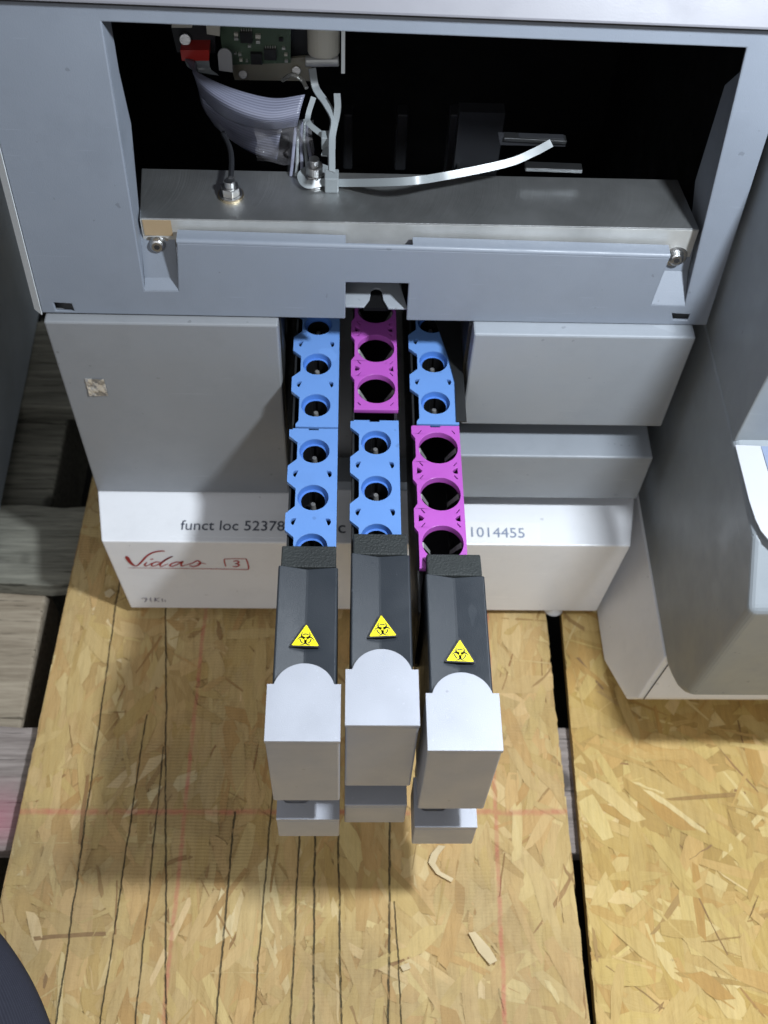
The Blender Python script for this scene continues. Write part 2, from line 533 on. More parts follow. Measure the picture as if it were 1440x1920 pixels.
def plate(loops, thick, mtx=None):
    """flat sheet with the given outline and holes; its upper face at local z = 0, thickness going down"""
    cu = bpy.data.curves.new('outline', 'CURVE')
    cu.dimensions = '2D'
    cu.fill_mode = 'BOTH'
    cu.extrude = max(thick, 1e-6) / 2
    for lp in loops:
        sp = cu.splines.new('POLY')
        sp.points.add(len(lp) - 1)
        for p, (x, y) in zip(sp.points, lp):
            p.co = (x, y, 0, 1)
        sp.use_cyclic_u = True
    ob = bpy.data.objects.new('outline', cu)
    me = ob.to_mesh()
    bm = bmesh.new()
    bm.from_mesh(me)
    ob.to_mesh_clear()
    bpy.data.objects.remove(ob)
    bpy.data.curves.remove(cu)
    bmesh.ops.remove_doubles(bm, verts=bm.verts[:], dist=1e-7)
    bmesh.ops.dissolve_limit(bm, angle_limit=0.01, verts=bm.verts[:], edges=bm.edges[:]) if False else None
    bmesh.ops.translate(bm, verts=bm.verts[:], vec=(0, 0, -max(thick, 1e-6) / 2))
    if mtx is not None:
        bmesh.ops.transform(bm, matrix=mtx, verts=bm.verts[:])
    return bm

def join(dst, src):
    me = bpy.data.meshes.new('tmp')
    src.to_mesh(me)
    src.free()
    dst.from_mesh(me)
    bpy.data.meshes.remove(me)

def cyl(bm, p0, p1, r0, r1=None, n=24, cap=True):
    p0, p1 = Vector(p0), Vector(p1)
    r1 = r0 if r1 is None else r1
    ax = (p1 - p0).normalized()
    u = ax.orthogonal().normalized()
    v = ax.cross(u)
    A, B = [], []
    for i in range(n):
        t = 2 * math.pi * i / n
        d = u * math.cos(t) + v * math.sin(t)
        A.append(bm.verts.new(p0 + d * r0))
        B.append(bm.verts.new(p1 + d * r1))
    for i in range(n):
        j = (i + 1) % n
        bm.faces.new((A[i], A[j], B[j], B[i]))
    if cap:
        bm.faces.new(A[::-1])
        bm.faces.new(B)

def smooth_path(pts, n=10):
    P = [Vector(p) for p in pts]
    P = [P[0] * 2 - P[1]] + P + [P[-1] * 2 - P[-2]]
    out = []
    for i in range(1, len(P) - 2):
        a, b_, c, d = P[i - 1:i + 3]
        for k in range(n):
            t = k / n
            out.append(0.5 * ((2 * b_) + (c - a) * t + (2 * a - 5 * b_ + 4 * c - d) * t * t + (3 * b_ - a - 3 * c + d) * t ** 3))
    out.append(P[-2])
    return out

def strap(path, wdt, thk, up=(0, 0, 1), n=10):
    """flat band along a path, its broad side facing up"""
    bm = bmesh.new()
    P = smooth_path(path, n)
    ups = up if isinstance(up, list) else None
    rows = []
    for i, p in enumerate(P):
        t = (P[min(i + 1, len(P) - 1)] - P[max(i - 1, 0)]).normalized()
        if ups:
            f = i / (len(P) - 1) * (len(ups) - 1)
            k = min(int(f), len(ups) - 2)
            uu = Vector(ups[k]).lerp(Vector(ups[k + 1]), f - k)
        else:
            uu = Vector(up)
        s = t.cross(uu).normalized()
        q = s.cross(t).normalized()
        rows.append([bm.verts.new(p + s * (a * wdt / 2) + q * (b_ * thk / 2)) for a, b_ in ((-1, -1), (1, -1), (1, 1), (-1, 1))])
    for r0, r1 in zip(rows, rows[1:]):
        for i in range(4):
            j = (i + 1) % 4
            bm.faces.new((r0[i], r0[j], r1[j], r1[i]))
    bm.faces.new(rows[0][::-1])
    bm.faces.new(rows[-1])
    return bm

def tube(path, r, n=10, k=8):
    bm = bmesh.new()
    P = smooth_path(path, n)
    rows = []
    u = None
    for i, p in enumerate(P):
        t = (P[min(i + 1, len(P) - 1)] - P[max(i - 1, 0)]).normalized()
        u = t.orthogonal().normalized() if u is None else (u - t * u.dot(t)).normalized()
        v = t.cross(u)
        rows.append([bm.verts.new(p + (u * math.cos(2 * math.pi * j / k) + v * math.sin(2 * math.pi * j / k)) * r) for j in range(k)])
    for r0, r1 in zip(rows, rows[1:]):
        for i in range(k):
            j = (i + 1) % k
            bm.faces.new((r0[i], r0[j], r1[j], r1[i]))
    bm.faces.new(rows[0][::-1])
    bm.faces.new(rows[-1])
    return bm

def frame(o, ux, uy):
    """matrix whose x, y axes are ux, uy and whose origin is o"""
    ux = Vector(ux).normalized()
    uz = ux.cross(Vector(uy)).normalized()
    uy = uz.cross(ux)
    m = Matrix((ux, uy, uz)).transposed().to_4x4()
    m.translation = o
    return m

def text_bm(s, width, mtx, thick=0.00012, shear=0.0, squash=1.0, space=1.0):
    cu = bpy.data.curves.new('t', 'FONT')
    cu.body = s
    cu.extrude = 0.0
    cu.space_character = space
    cu.shear = shear
    cu.resolution_u = 4
    ob = bpy.data.objects.new('t', cu)
    me = ob.to_mesh()
    bm = bmesh.new()
    bm.from_mesh(me)
    ob.to_mesh_clear()
    bpy.data.objects.remove(ob)
    bpy.data.curves.remove(cu)
    xs = [v.co.x for v in bm.verts]
    k = width / (max(xs) - min(xs))
    x0 = min(xs)
    for v in bm.verts:
        v.co = Vector(((v.co.x - x0) * k, v.co.y * k * squash, 0))
    r = bmesh.ops.extrude_face_region(bm, geom=bm.faces[:])
    bmesh.ops.translate(bm, verts=[e for e in r['geom'] if isinstance(e, bmesh.types.BMVert)], vec=(0, 0, thick))
    bmesh.ops.transform(bm, matrix=mtx, verts=bm.verts[:])
    return bm

def strokes(paths, mtx, thick=0.0001):
    """pen strokes: each path is [(x, y, width), ...] on the plane of mtx"""
    out = bmesh.new()
    for pth in paths:
        P = smooth_path([(x, y, w_) for x, y, w_ in pth], 8)
        L_, R_ = [], []
        for i, p in enumerate(P):
            a, b_ = P[max(i - 1, 0)], P[min(i + 1, len(P) - 1)]
            t = Vector((b_.x - a.x, b_.y - a.y))
            t = t.normalized() if t.length > 0 else Vector((1, 0))
            nrm = Vector((-t.y, t.x))
            L_.append(out.verts.new((p.x + nrm.x * p.z / 2, p.y + nrm.y * p.z / 2, thick)))
            R_.append(out.verts.new((p.x - nrm.x * p.z / 2, p.y - nrm.y * p.z / 2, thick)))
        for i in range(len(P) - 1):
            out.faces.new((R_[i], R_[i + 1], L_[i + 1], L_[i]))
    bmesh.ops.transform(out, matrix=mtx, verts=out.verts[:])
    return out

# ------------------------------------------------------------------ the setting
ZB = -0.280        # top of the strand boards
ZP = -0.2925       # top of the pallet's deck boards
ZG = -0.425        # floor
CONC = paint('dark_concrete', (0.030, 0.031, 0.030), 0.8, 0.4, 0.3, 200)
bm = bmesh.new()
q = [bm.verts.new(p) for p in ((-6, -6, ZG), (6, -6, ZG), (6, 6, ZG), (-6, 6, ZG))]
bm.faces.new(q)
fl = link('floor', bm, CONC)
fl['kind'] = 'structure'

pal = thing('pallet', (0, -0.1, ZG), 'weathered wooden pallet with grey and pink stained boards under the strand boards', 'pallet')
def deck(y0, y1, mat, x0=-0.62, x1=0.62, zt=ZP, name='deck_board', wob=0.006):
    bm_ = bmesh.new()
    n = 40
    rows = []
    for i in range(n + 1):
        x = x0 + (x1 - x0) * i / n
        a = random.uniform(-wob, wob) * 0.4
        b_ = random.uniform(-wob, wob) * 0.4
        rows.append([bm_.verts.new((x, y0 + a, zt - 0.018)), bm_.verts.new((x, y1 + b_, zt - 0.018)), bm_.verts.new((x, y1 + b_, zt)), bm_.verts.new((x, y0 + a, zt))])
    for r0, r1 in zip(rows, rows[1:]):
        for i in range(4):
            j = (i + 1) % 4
            bm_.faces.new((r0[i], r0[j], r1[j], r1[i]))
    bm_.faces.new(rows[0][::-1])
    bm_.faces.new(rows[-1])
    return link(name, bm_, mat, pal, bevel=0.0015)

yA0, yA1 = oz(100, 762, ZP).y, oz(100, 600, ZP).y
yB0, yB1 = oz(70, 1095, ZP).y, oz(70, 948, ZP).y
yC0, yC1 = oz(30, 1598, ZP).y, oz(30, 1362, ZP).y
deck(yA0, yA1, PLANK)
deck(yB0, yB1, PLANK)
d = deck(yC0, yC1, PLANKP)
d['label'] = 'pink stained pale deck board'
deck(0.30, 0.40, PLANK)
deck(-0.66, -0.56, PLANKL)
zs = ZP - 0.0185
def stringer(p0, p1, wd, mat):
    (x0, y0), (x1, y1) = p0, p1
    bm_ = bmesh.new()
    prism(bm_, [(x0 - wd / 2, y0, zs), (x0 + wd / 2, y0, zs), (x1 + wd / 2, y1, zs), (x1 - wd / 2, y1, zs)], (0, 0, -0.09))
    link('stringer', bm_, mat, pal, bevel=0.003)
s0, s1 = oz(58, 950, zs), oz(108, 770, zs)
stringer((s0.x - 0.006, 0.5), (s0.x - 0.006, yB0 + 0.012), 0.046, PLANK)
s2 = oz(22, 1230, zs)
stringer((s2.x - 0.017, yB0 + 0.010), (s2.x - 0.017, -0.7), 0.07, PLANKL)
stringer((0.33, 0.5), (0.33, -0.7), 0.05, PLANK)

# strand boards: a slab and some thousands of pressed strands lying on it
def strand_board(name, outline, mat, label, seed, n, size=1.0, dirlean=0.0, spread=0.50):
    rnd = random.Random(seed)
    bm_ = bmesh.new()
    th = ZB - ZP - 0.0005
    prism(bm_, [(x, y, ZB - 0.0012) for x, y in outline], (0, 0, -th + 0.0012))
    col = bm_.loops.layers.float_color.new('strand')
    uvl = bm_.loops.layers.uv.new('UVMap')
    for f in bm_.faces:
        for lp in f.loops:
            lp[col] = (0.42, 0.5, 0, 1)
            lp[uvl].uv = (lp.vert.co.x * 9, lp.vert.co.y * 9)
    xs = [p[0] for p in outline]
    ys = [p[1] for p in outline]
    def edge_x(y, side):
        a, b_ = (outline[0], outline[3]) if side == 0 else (outline[1], outline[2])
        return a[0] + (b_[0] - a[0]) * (y - a[1]) / (b_[1] - a[1])
    for k in range(n):
        cx, cy = rnd.uniform(min(xs), max(xs)), rnd.uniform(min(ys), max(ys))
        big = 1 - k / n
        ln = rnd.uniform(0.022, 0.080) * (0.6 + 0.5 * big) * size
        wd = (rnd.uniform(0.004, 0.020) if rnd.random() < 0.8 else rnd.uniform(0.0007, 0.0026)) * (0.6 + 0.6 * big) * size
        an = rnd.gauss(math.pi / 2 + dirlean, spread) if rnd.random() < 0.85 else rnd.uniform(0, math.pi)
        ca, sa_ = math.cos(an), math.sin(an)
        m_ = 5
        top, bot = [], []
        sk0, sk1 = rnd.uniform(-0.5, 0.5) * wd, rnd.uniform(-0.5, 0.5) * wd
        for i in range(m_):
            t = -0.5 + i / (m_ - 1)
            tap = 1 - 0.35 * abs(t * 2) ** 3
            top.append((t * ln + (sk0 if i == 0 else sk1 if i == m_ - 1 else 0), wd * 0.5 * tap + rnd.uniform(-1, 1) * 0.0007))
            bot.append((t * ln - (sk0 if i == 0 else sk1 if i == m_ - 1 else 0), -wd * 0.5 * tap + rnd.uniform(-1, 1) * 0.0007))
        pl = bot + top[::-1]
        lift = (k + 1) / n * 0.0008
        tl1, tl2 = rnd.gauss(0, 0.0035), rnd.gauss(0, 0.010)
        vv = []
        for (u, v) in pl:
            X, Yv = cx + u * ca - v * sa_, cy + u * sa_ + v * ca
            Yv = min(max(Yv, min(ys)), max(ys))
            X = min(max(X, edge_x(Yv, 0) - rnd.uniform(0, 0.0010)), edge_x(Yv, 1) + rnd.uniform(0, 0.0010))
            vv.append((bm_.verts.new((X, Yv, ZB - 0.00095 + lift + max(-0.0002, min(0.0002, u * tl1 + v * tl2)))), u, v))
        try:
            f = bm_.faces.new([a[0] for a in vv])
        except ValueError:
            continue
        tone = min(1, max(0, rnd.gauss(0.585, 0.062)))
        if wd < 0.004 and rnd.random() < 0.45:
            tone = rnd.uniform(0.06, 0.34)
        elif rnd.random() < 0.10:
            tone = rnd.uniform(0.72, 0.92)
        elif rnd.random() < 0.06:
            tone = rnd.uniform(0.36, 0.47)
        hue = rnd.random()
        o1, o2 = rnd.uniform(0, 50), rnd.uniform(0, 50)
        for lp, (_, u, v) in zip(f.loops, vv):
            lp[col] = (tone, hue, 0, 1)
            lp[uvl].uv = (u * 16 + o1, v * 16 + o2)
    me = bpy.data.meshes.new(name)
    bm_.normal_update()
    for f in bm_.faces[6:]:
        if f.normal.z < 0:
            f.normal_flip()
    bm_.to_mesh(me)
    bm_.free()
    o = link(name, me, mat)
    tag(o, label, 'board')
    return o

def fline(p0, p1, wd=0.0007, lim=None):
    a, b_ = oz(*p0, ZB), oz(*p1, ZB)
    return (a.x, a.y, b_.x, b_.y, wd, lim)
def fy(py, px=600): return oz(px, py, ZB).y
lines = [fline((215, 1150), (105, 1920), 0.0008), fline((311, 1145), (311, 1350), 0.0008),
         fline((272, 1355), (187, 1920), 0.0006, fy(1340)), fline((306, 1410), (253, 1920), 0.0006, fy(1400)),
         fline((440, 1528), (403, 1920), 0.0009, fy(1520)), fline((508, 1525), (474, 1920), 0.0007, fy(1450)),
         fline((561, 1572), (544, 1920), 0.0009), fline((590, 1572), (588, 1920), 0.0010),
         fline((634, 1548), (639, 1920), 0.0009), fline((731, 1546), (728, 1920), 0.0011), fline((739, 1690), (752, 1900), 0.0005, fy(1690))]
lines[1] = lines[1]
reds = [fline((384, 1149), (306, 1918), 0.0011), fline((931, 1557), (947, 1920), 0.0013)]
OSBL = osb_mat('strand_board_old', lines, reds, [(fy(1522), 0.0008)],
               ((0.475, 0.32, 0.13), (0.63, 0.475, 0.235), (0.78, 0.665, 0.43)), 0.5)
OSBR = osb_mat('strand_board_new', [], [], [],
               ((0.48, 0.315, 0.10), (0.65, 0.485, 0.205), (0.78, 0.655, 0.39)), 0.22, 0.0)
eL0, eL1 = oz(178, 880, ZB), oz(0, 1700, ZB)
def extL(y): return eL0.x + (eL1.x - eL0.x) * (y - eL0.y) / (eL1.y - eL0.y)
gL0, gL1 = oz(1024, 1166, ZB), oz(1101, 1891, ZB)
gR0, gR1 = oz(1056, 1166, ZB), oz(1118, 1891, ZB)
def ext(a, b_, y): return a.x + (b_.x - a.x) * (y - a.y) / (b_.y - a.y)
strand_board('strand_board', [(extL(-0.56), -0.56), (ext(gL0, gL1, -0.56), -0.56), (ext(gL0, gL1, 0.42), 0.42), (extL(0.42), 0.42)], OSBL,
             'worn tan strand board with dark cut lines and red chalk lines under the racks', 5, 4200)
strand_board('strand_board', [(ext(gR0, gR1, -0.56), -0.56), (0.60, -0.56), (0.60, 0.42), (ext(gR0, gR1, 0.42), 0.42)], OSBR,
             'cleaner yellow strand board without drawn lines under the large side housing', 8, 3600, 1.05, 0.9, 0.8)

# dark neighbouring cabinet at the left edge
e0, e1 = oz(66, 640, ZP), oz(4, 950, ZP)
xk = min(e0.x, e1.x)
bx = thing('equipment_case', (xk - 0.2, 0.1, ZP), 'plain dark slate case standing on the pallet at the far left edge', 'case')
SLATE = paint('slate_paint', (0.33, 0.38, 0.43), 0.5, 0.12, 0.08, 900)
bm = bmesh.new()
prism(bm, [(e0.x + (e0.x - e1.x) * 3, e0.y + (e0.y - e1.y) * 3, ZP + 0.0005), (e1.x - (e0.x - e1.x) * 0.35, e1.y - (e0.y - e1.y) * 0.35, ZP + 0.0005), (e1.x - 0.5, e1.y - (e0.y - e1.y) * 0.35, ZP + 0.0005), (e0.x - 0.5, e0.y + (e0.y - e1.y) * 3, ZP + 0.0005)], (0, 0, 0.30))
link('case_body', bm, SLATE, bx, bevel=0.004)

# ------------------------------------------------------------------ the analyser
AN = thing('laboratory_analyzer', (0, 0.1, ZB), 'grey and white laboratory analyzer with its upper front cover removed', 'analyzer')

# leaning front panel with its opening
SAX = Vector((0, TILT, 1)).normalized()
FM = frame(Vector((0, 0, 0)), (1, 0, 0), SAX)
def fs(px, py):
    p = of(px, py)
    return (p.x, p.dot(SAX))
xl = -0.1895
xr = fs(1325, 610)[0]
zt = fs(720, -260)[1]
def fz(px, py): return fs(px, py)[1]
nb = fs(648, 530)
nt = fs(766, 532)
outline = [(xl, 0.0006), (nb[0], -0.0002), (nb[0], nb[1]), (nt[0], nt[1]), (nt[0], -0.0006), (xr, -0.0006), (xr, zt), (xl, zt)]
cvl, cvr = fs(331, 456), fs(1256, 484)
topL, topR = fs(190, 41), fs(1440, 91)
opening = [fs(271, 545), fs(334, 545), cvl]
for px in (648,):
    pass
opening += [cvr, fs(1222, 571), fs(1284, 573), (topR[0] - 0.0105, topR[1]), topL]
slotL = [fs(100, 568), fs(134, 570), fs(139, 584), fs(105, 583)]
slotR = [fs(1260, 588), fs(1294, 590), fs(1290, 601), fs(1262, 600)]
fp = plate([outline, opening, slotL, slotR], 0.0022, FM)
FP = link('front_panel', fp, GREY, AN, bevel=0.0007)
# strip coloured pale as if lit, closes the panel at its left edge: the side sheet behind it
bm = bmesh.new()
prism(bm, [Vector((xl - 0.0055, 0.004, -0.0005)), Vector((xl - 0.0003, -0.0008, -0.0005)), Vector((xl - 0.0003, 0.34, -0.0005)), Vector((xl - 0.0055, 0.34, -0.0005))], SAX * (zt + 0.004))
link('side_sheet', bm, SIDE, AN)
# inner returns of the opening (sheet edges folded back)
def fold(pts_px, depth, name='panel_return', mat=GREY, th=0.0015, sx=1):
    """strip folded back from the panel along pts (px, py, depth)"""
    bm_ = bmesh.new()
    prev = None
    back = Vector((0, 1, 0))
    for (px, py, dp) in pts_px:
        a = of(px, py)
        r = [bm_.verts.new(a + Vector((0, 0.0012, 0))), bm_.verts.new(a + back * dp), bm_.verts.new(a + back * dp + Vector((th * sx, 0, 0))), bm_.verts.new(a + Vector((th * sx, 0.0012, 0)))]
        if prev:
            for i in range(4):
                j = (i + 1) % 4
                bm_.faces.new((prev[i], prev[j], r[j], r[i]))
        else:
            bm_.faces.new(r)
        prev = r
    bm_.faces.new(prev[::-1])
    return link(name, bm_, mat, FP)
fold([(190, 41, 0.020), (214, 180, 0.020), (233, 300, 0.030), (250, 410, 0.020), (270, 545, 0.008)], 0, sx=-1)
fold([(1424, 91, 0.010), (1411, 160, 0.016), (1386, 248, 0.040), (1330, 440, 0.046), (1310, 505, 0.030), (1284, 573, 0.006)], 0, sx=1)
# folded top edge of the lower cover: rounded nose, then flat, left out over the middle slot
def flange(p0, p1, depth):
    bm_ = bmesh.new()
    prev = None
    for p in (p0, p1):
        a = of(*p)
        prof = [a + SAX * -0.0003 + Vector((0, 0.0001, 0))]
        for k in range(7):
            t = math.radians(90 * k / 6)
            prof.append(a + Vector((0, 0.0022 * (1 - math.cos(t)) - 0.0001, 0.0022 * math.sin(t))))
        prof.append(a + Vector((0, depth, 0.0022)))
        prof.append(a + Vector((0, depth, 0.0008)))
        prof.append(a + Vector((0, 0.0025, -0.0003)))
        r = [bm_.verts.new(v) for v in prof]
        if prev:
            n = len(r)
            for i in range(n):
                j = (i + 1) % n
                bm_.faces.new((prev[i], prev[j], r[j], r[i]))
        else:
            bm_.faces.new(r)
        prev = r
    bm_.faces.new(prev[::-1])
    link('cover_flange', bm_, GREY, FP)
flange((331, 456), (648, 466), 0.0085)
flange((774, 469.5), (1256, 484), 0.0085)
flange((648, 466), (774, 469.5), 0.0018)
# recessed corner tabs with sloping floors and screws
def corner(bl, br, tl_, tr_, screw, name, ramp_=(0.013, 0.015)):
    a, b_ = of(*bl), of(*br)
    dpt = 0.013
    bm_ = bmesh.new()
    u = Vector((0, ramp_[0], ramp_[1]))
    # sloping floor
    prism(bm_, [a, b_, b_ + u, a + u], (0, 0.001, -0.0016))
    t0, t1 = of(*tl_, dpt * 1.0), of(*tr_, dpt * 1.0)
    base0, base1 = a + u, b_ + u
    prism(bm_, [base0, base1, Vector((base1.x, t1.y, t1.z)), Vector((base0.x, t0.y, t0.z))], (0, 0.0015, 0))
    tb = link(name, bm_, GREY, FP)
    c = of(*screw, dpt - 0.001)
    nrm = Vector((0, -1, TILT)).normalized()
    s = bmesh.new()
    cyl(s, c, c + nrm * 0.0008, 0.0068)
    cyl(s, c + nrm * 0.0008, c + nrm * 0.0040, 0.0048, 0.0040)
    cyl(s, c + nrm * 0.0040, c + nrm * 0.0046, 0.0040, 0.0030)
    sw = link('screw', s, STEEL, tb, bevel=0.0003)
    h = bmesh.new()
    cyl(h, c + nrm * 0.0040, c + nrm * 0.0048, 0.0017, n=6)
    link('screw_socket', h, INK, tb)
corner((271, 545), (334, 545), (268, 428), (331, 430), (296, 455), 'corner_tab', (0.006, 0.0045))
corner((1222, 571), (1284, 573), (1258, 462), (1316, 464), (1266, 480), 'corner_tab')
# bent latch tab in the middle cut-out, with its keyhole slot
t0, t1, t2, t3 = oz(648, 532, 0.006), oz(746, 533, 0.006), oz(764, 578, 0.006), oz(648, 574, 0.006)
kx = oz(706, 560, 0.006).x
kyb = oz(706, 576, 0.006).y
kyt = oz(706, 543, 0.006).y
lt = plate([[(t3.x - 0.003, t3.y), (kx - 0.0075, t3.y), (kx - 0.0042, t3.y + 0.006)] + [(kx - 0.0034, kyt - 0.002)] + circle(kx, kyt - 0.002, 0.0034, 10, math.pi, 0, False) + [(kx + 0.0040, t3.y + 0.006), (kx + 0.0070, t2.y), (t2.x, t2.y), (t1.x, t1.y + 0.006), (t0.x - 0.003, t0.y + 0.006)]], 0.0015, Matrix.Translation((0, 0, 0.006)))
link('latch_tab', lt, DOORG, AN, bevel=0.0003)

link('slot_blackout', boxm(kx - 0.0078, kx + 0.0078, t3.y + 0.0006, kyt + 0.004, 0.0018, 0.0044), VOID, AN)  # black plate added so the keyhole slot reads dark

# lid: paler moulding above the seam
a, b_ = of(0, -4), of(1440, 50)
bm = bmesh.new()
e = 0.004
ps = [of(-420, -22), of(1900, 70)]
prism(bm, [ps[0] + Vector((0, 0.003, 0)), ps[0] + Vector((0, -0.006, 0.002)), ps[0] + Vector((0, 0.014, 0.035)), ps[0] + Vector((0, 0.30, 0.06)), ps[0] + Vector((0, 0.30, 0))], ps[1] - ps[0])
link('lid', bm, LIDW, AN, bevel=0.0015)
bm = bmesh.new()
prism(bm, [ps[0] + Vector((0, 0.001, -0.0014)), ps[0] + Vector((0, -0.0012, -0.0012)), ps[0] + Vector((0, -0.0012, 0.0012)), ps[0] + Vector((0, 0.001, 0.0012))], ps[1] - ps[0])
link('lid_seam', bm, DARK, AN)

# dark inside: back, top, sides and floor of the bay
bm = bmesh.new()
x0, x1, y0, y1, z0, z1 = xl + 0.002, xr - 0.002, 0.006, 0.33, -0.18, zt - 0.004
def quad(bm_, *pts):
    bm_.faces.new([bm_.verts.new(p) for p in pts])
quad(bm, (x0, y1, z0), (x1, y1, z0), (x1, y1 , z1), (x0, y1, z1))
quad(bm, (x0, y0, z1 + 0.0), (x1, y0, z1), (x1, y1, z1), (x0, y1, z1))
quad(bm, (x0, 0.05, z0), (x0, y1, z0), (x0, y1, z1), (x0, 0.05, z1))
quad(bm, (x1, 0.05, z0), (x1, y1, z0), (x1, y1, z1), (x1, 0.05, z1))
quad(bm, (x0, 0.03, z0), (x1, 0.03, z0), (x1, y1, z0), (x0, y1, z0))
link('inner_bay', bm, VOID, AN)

# milled aluminium plate
PY = 0.0175
pf0, pf1 = oy(260, 402, PY), oy(1309, 437, PY)
pz = (pf0.z + pf1.z) / 2
PB0, PB1 = oz(266, 311, pz), oz(1272, 341, pz)
py1 = (PB0.y + PB1.y) / 2
bm = bmesh.new()
prism(bm, [(pf0.x, PY, pz), (pf1.x, PY, pz), (PB1.x, py1, pz), (PB0.x, py1, pz)], (0, 0, -0.021))
PLT = link('mounting_plate', bm, ALU, AN, bevel=0.0005)
bm = bmesh.new()
prism(bm, [(pf0.x + 0.0002, PY - 0.0004, pz - 0.0006), (pf1.x - 0.0002, PY - 0.0004, pz - 0.0006), (pf1.x - 0.0002, PY - 0.0004, pz - 0.0205), (pf0.x + 0.0002, PY - 0.0004, pz - 0.0205)], (0, 0.0003, 0))
link('plate_edge', bm, ALUF, PLT)
ta, tb_ = oy(264, 402, PY - 0.001), oy(322, 428, PY - 0.001)
bm = bmesh.new()
box(bm, ta.x, tb_.x, PY - 0.0009, PY - 0.0006, pz - 0.0115, pz - 0.0004)
link('tape_strip', bm, TAPE, PLT)
# nut on the plate
def stud(px, py, name, tall):
    c = oz(px, py, pz)
    bm_ = bmesh.new()
    cyl(bm_, c, c + Vector((0, 0, 0.0015)), 0.0068, n=28)
    cyl(bm_, c + Vector((0, 0, 0.0015)), c + Vector((0, 0, 0.0065)), 0.0056, n=6)
    o = link(name, bm_, STEEL, PLT, bevel=0.0004)
    b2 = bmesh.new()
    cyl(b2, c + Vector((0, 0, 0.0065)), c + Vector((0, 0, tall)), 0.0033, 0.0030, n=16)
    link('threaded_end', b2, STEEL, o, bevel=0.0003)
    return o, c
n1, c1 = stud(433, 366, 'hex_nut', 0.0105)
b2 = bmesh.new()
cyl(b2, c1 + Vector((0, -0.0003, 0.0001)), c1 + Vector((0, -0.0003, 0.0012)), 0.0074, n=28)
link('brass_ring', b2, BRASS, n1)
n2, c2 = stud(590, 342, 'socket_bolt', 0.0165)
b2 = bmesh.new()
cyl(b2, c2 + Vector((0, 0, 0.0066)), c2 + Vector((0, 0, 0.0125)), 0.0048, n=24)
link('bolt_head', b2, STEEL, n2, bevel=0.0006)

# white cable tie: loop round the bolt, head, long tail rising to the right
CT = []
head = oz(622, 342, pz + 0.004)
pa = oz(648, 343, pz + 0.004)
pts = [c2 + Vector((0.008, 0.005, 0.005)), c2 + Vector((0, 0.0075, 0.005)), c2 + Vector((-0.0075, 0, 0.005)), c2 + Vector((-0.004, -0.0068, 0.004)), head + Vector((-0.004, 0, 0)), pa]
pts += [oy(760, 340, 0.030), oy(840, 329, 0.038), oy(950, 306, 0.047), oy(1000, 286, 0.052), oy(1034, 268, 0.055)]
link('cable_tie', strap(pts, 0.0044, 0.0012, (0, -0.75, 0.65), 16), NYLON, AN, smooth='auto')
bm = boxm(head.x - 0.0040, head.x + 0.0040, head.y - 0.0045, head.y + 0.0045, head.z - 0.004, head.z + 0.006)
link('cable_tie_head', bm, NYLON, AN, bevel=0.0006)

# second tie and its tail in the bay
Yb = 0.062
pts = [oy(585, 128, 0.085), oy(592, 165, 0.08), oy(612, 195, 0.07), oy(626, 225, 0.06), oy(622, 262, 0.05), oy(622, 322, 0.030)]
link('cable_tie', strap(pts, 0.0042, 0.0011, (0.5, -1, 0.4), 16), NYLON, AN, smooth='auto')
pts = [oy(632, 175, 0.068), oy(633, 205, 0.064), oy(626, 240, 0.058), oy(616, 268, 0.054), oy(608, 292, 0.045)]
link('cable_tie', strap(pts, 0.0036, 0.0010, (-0.3, -1, 0.4), 16), NYLON, AN, smooth='auto')
pts = [oy(588, 182, 0.075), oy(578, 215, 0.07), oy(580, 232, 0.064), oy(606, 254, 0.058)]
link('cable_tie', strap(pts, 0.0030, 0.0010, (0, -1, 0.4), 16), NYLON, AN, smooth='auto')
hp = oy(616, 262, 0.055)
bm = boxm(hp.x - 0.004, hp.x + 0.004, hp.y - 0.004, hp.y + 0.003, hp.z - 0.004, hp.z + 0.004)
link('cable_tie_head', bm, NYLON, AN, bevel=0.0006)

# circuit board, connectors, bracket
PBY = 0.125
def bquad(p0, p1, p2, p3, y, th=0.002):
    bm_ = bmesh.new()
    prism(bm_, [oy(*p, y) for p in (p0, p1, p2, p3)], (0, th, 0))
    return bm_
PC = link('circuit_board', bquad((400, -40), (545, -40), (545, 118), (420, 122), PBY), PCB, AN)
def comp(px0, py0, px1, py1, mat, name, h=0.003):
    a_, b__ = oy(px0, py0, PBY), oy(px1, py1, PBY)
    bm_ = boxm(min(a_.x, b__.x), max(a_.x, b__.x), PBY - h, PBY - 0.0001, min(a_.z, b__.z), max(a_.z, b__.z))
    return link(name, bm_, mat, PC)
for (cx, cy) in ((462, 66), (507, 98)):
    ch = comp(cx - 12, cy - 10, cx + 12, cy + 10, CHIP, 'chip')
    for side in (-1, 1):
        for k in range(5):
            x = cx - 9 + k * 4.5
            p0 = (x - 1, cy + side * 11 - 2, x + 1, cy + side * 11 + 2)
            a_, b__ = oy(p0[0], p0[1], PBY), oy(p0[2], p0[3], PBY)
            link('chip_pin', boxm(a_.x, b__.x, PBY - 0.0012, PBY - 0.0002, min(a_.z, b__.z), max(a_.z, b__.z)), SOLDER, ch)
comp(470, 96, 492, 116, CHIP, 'chip')
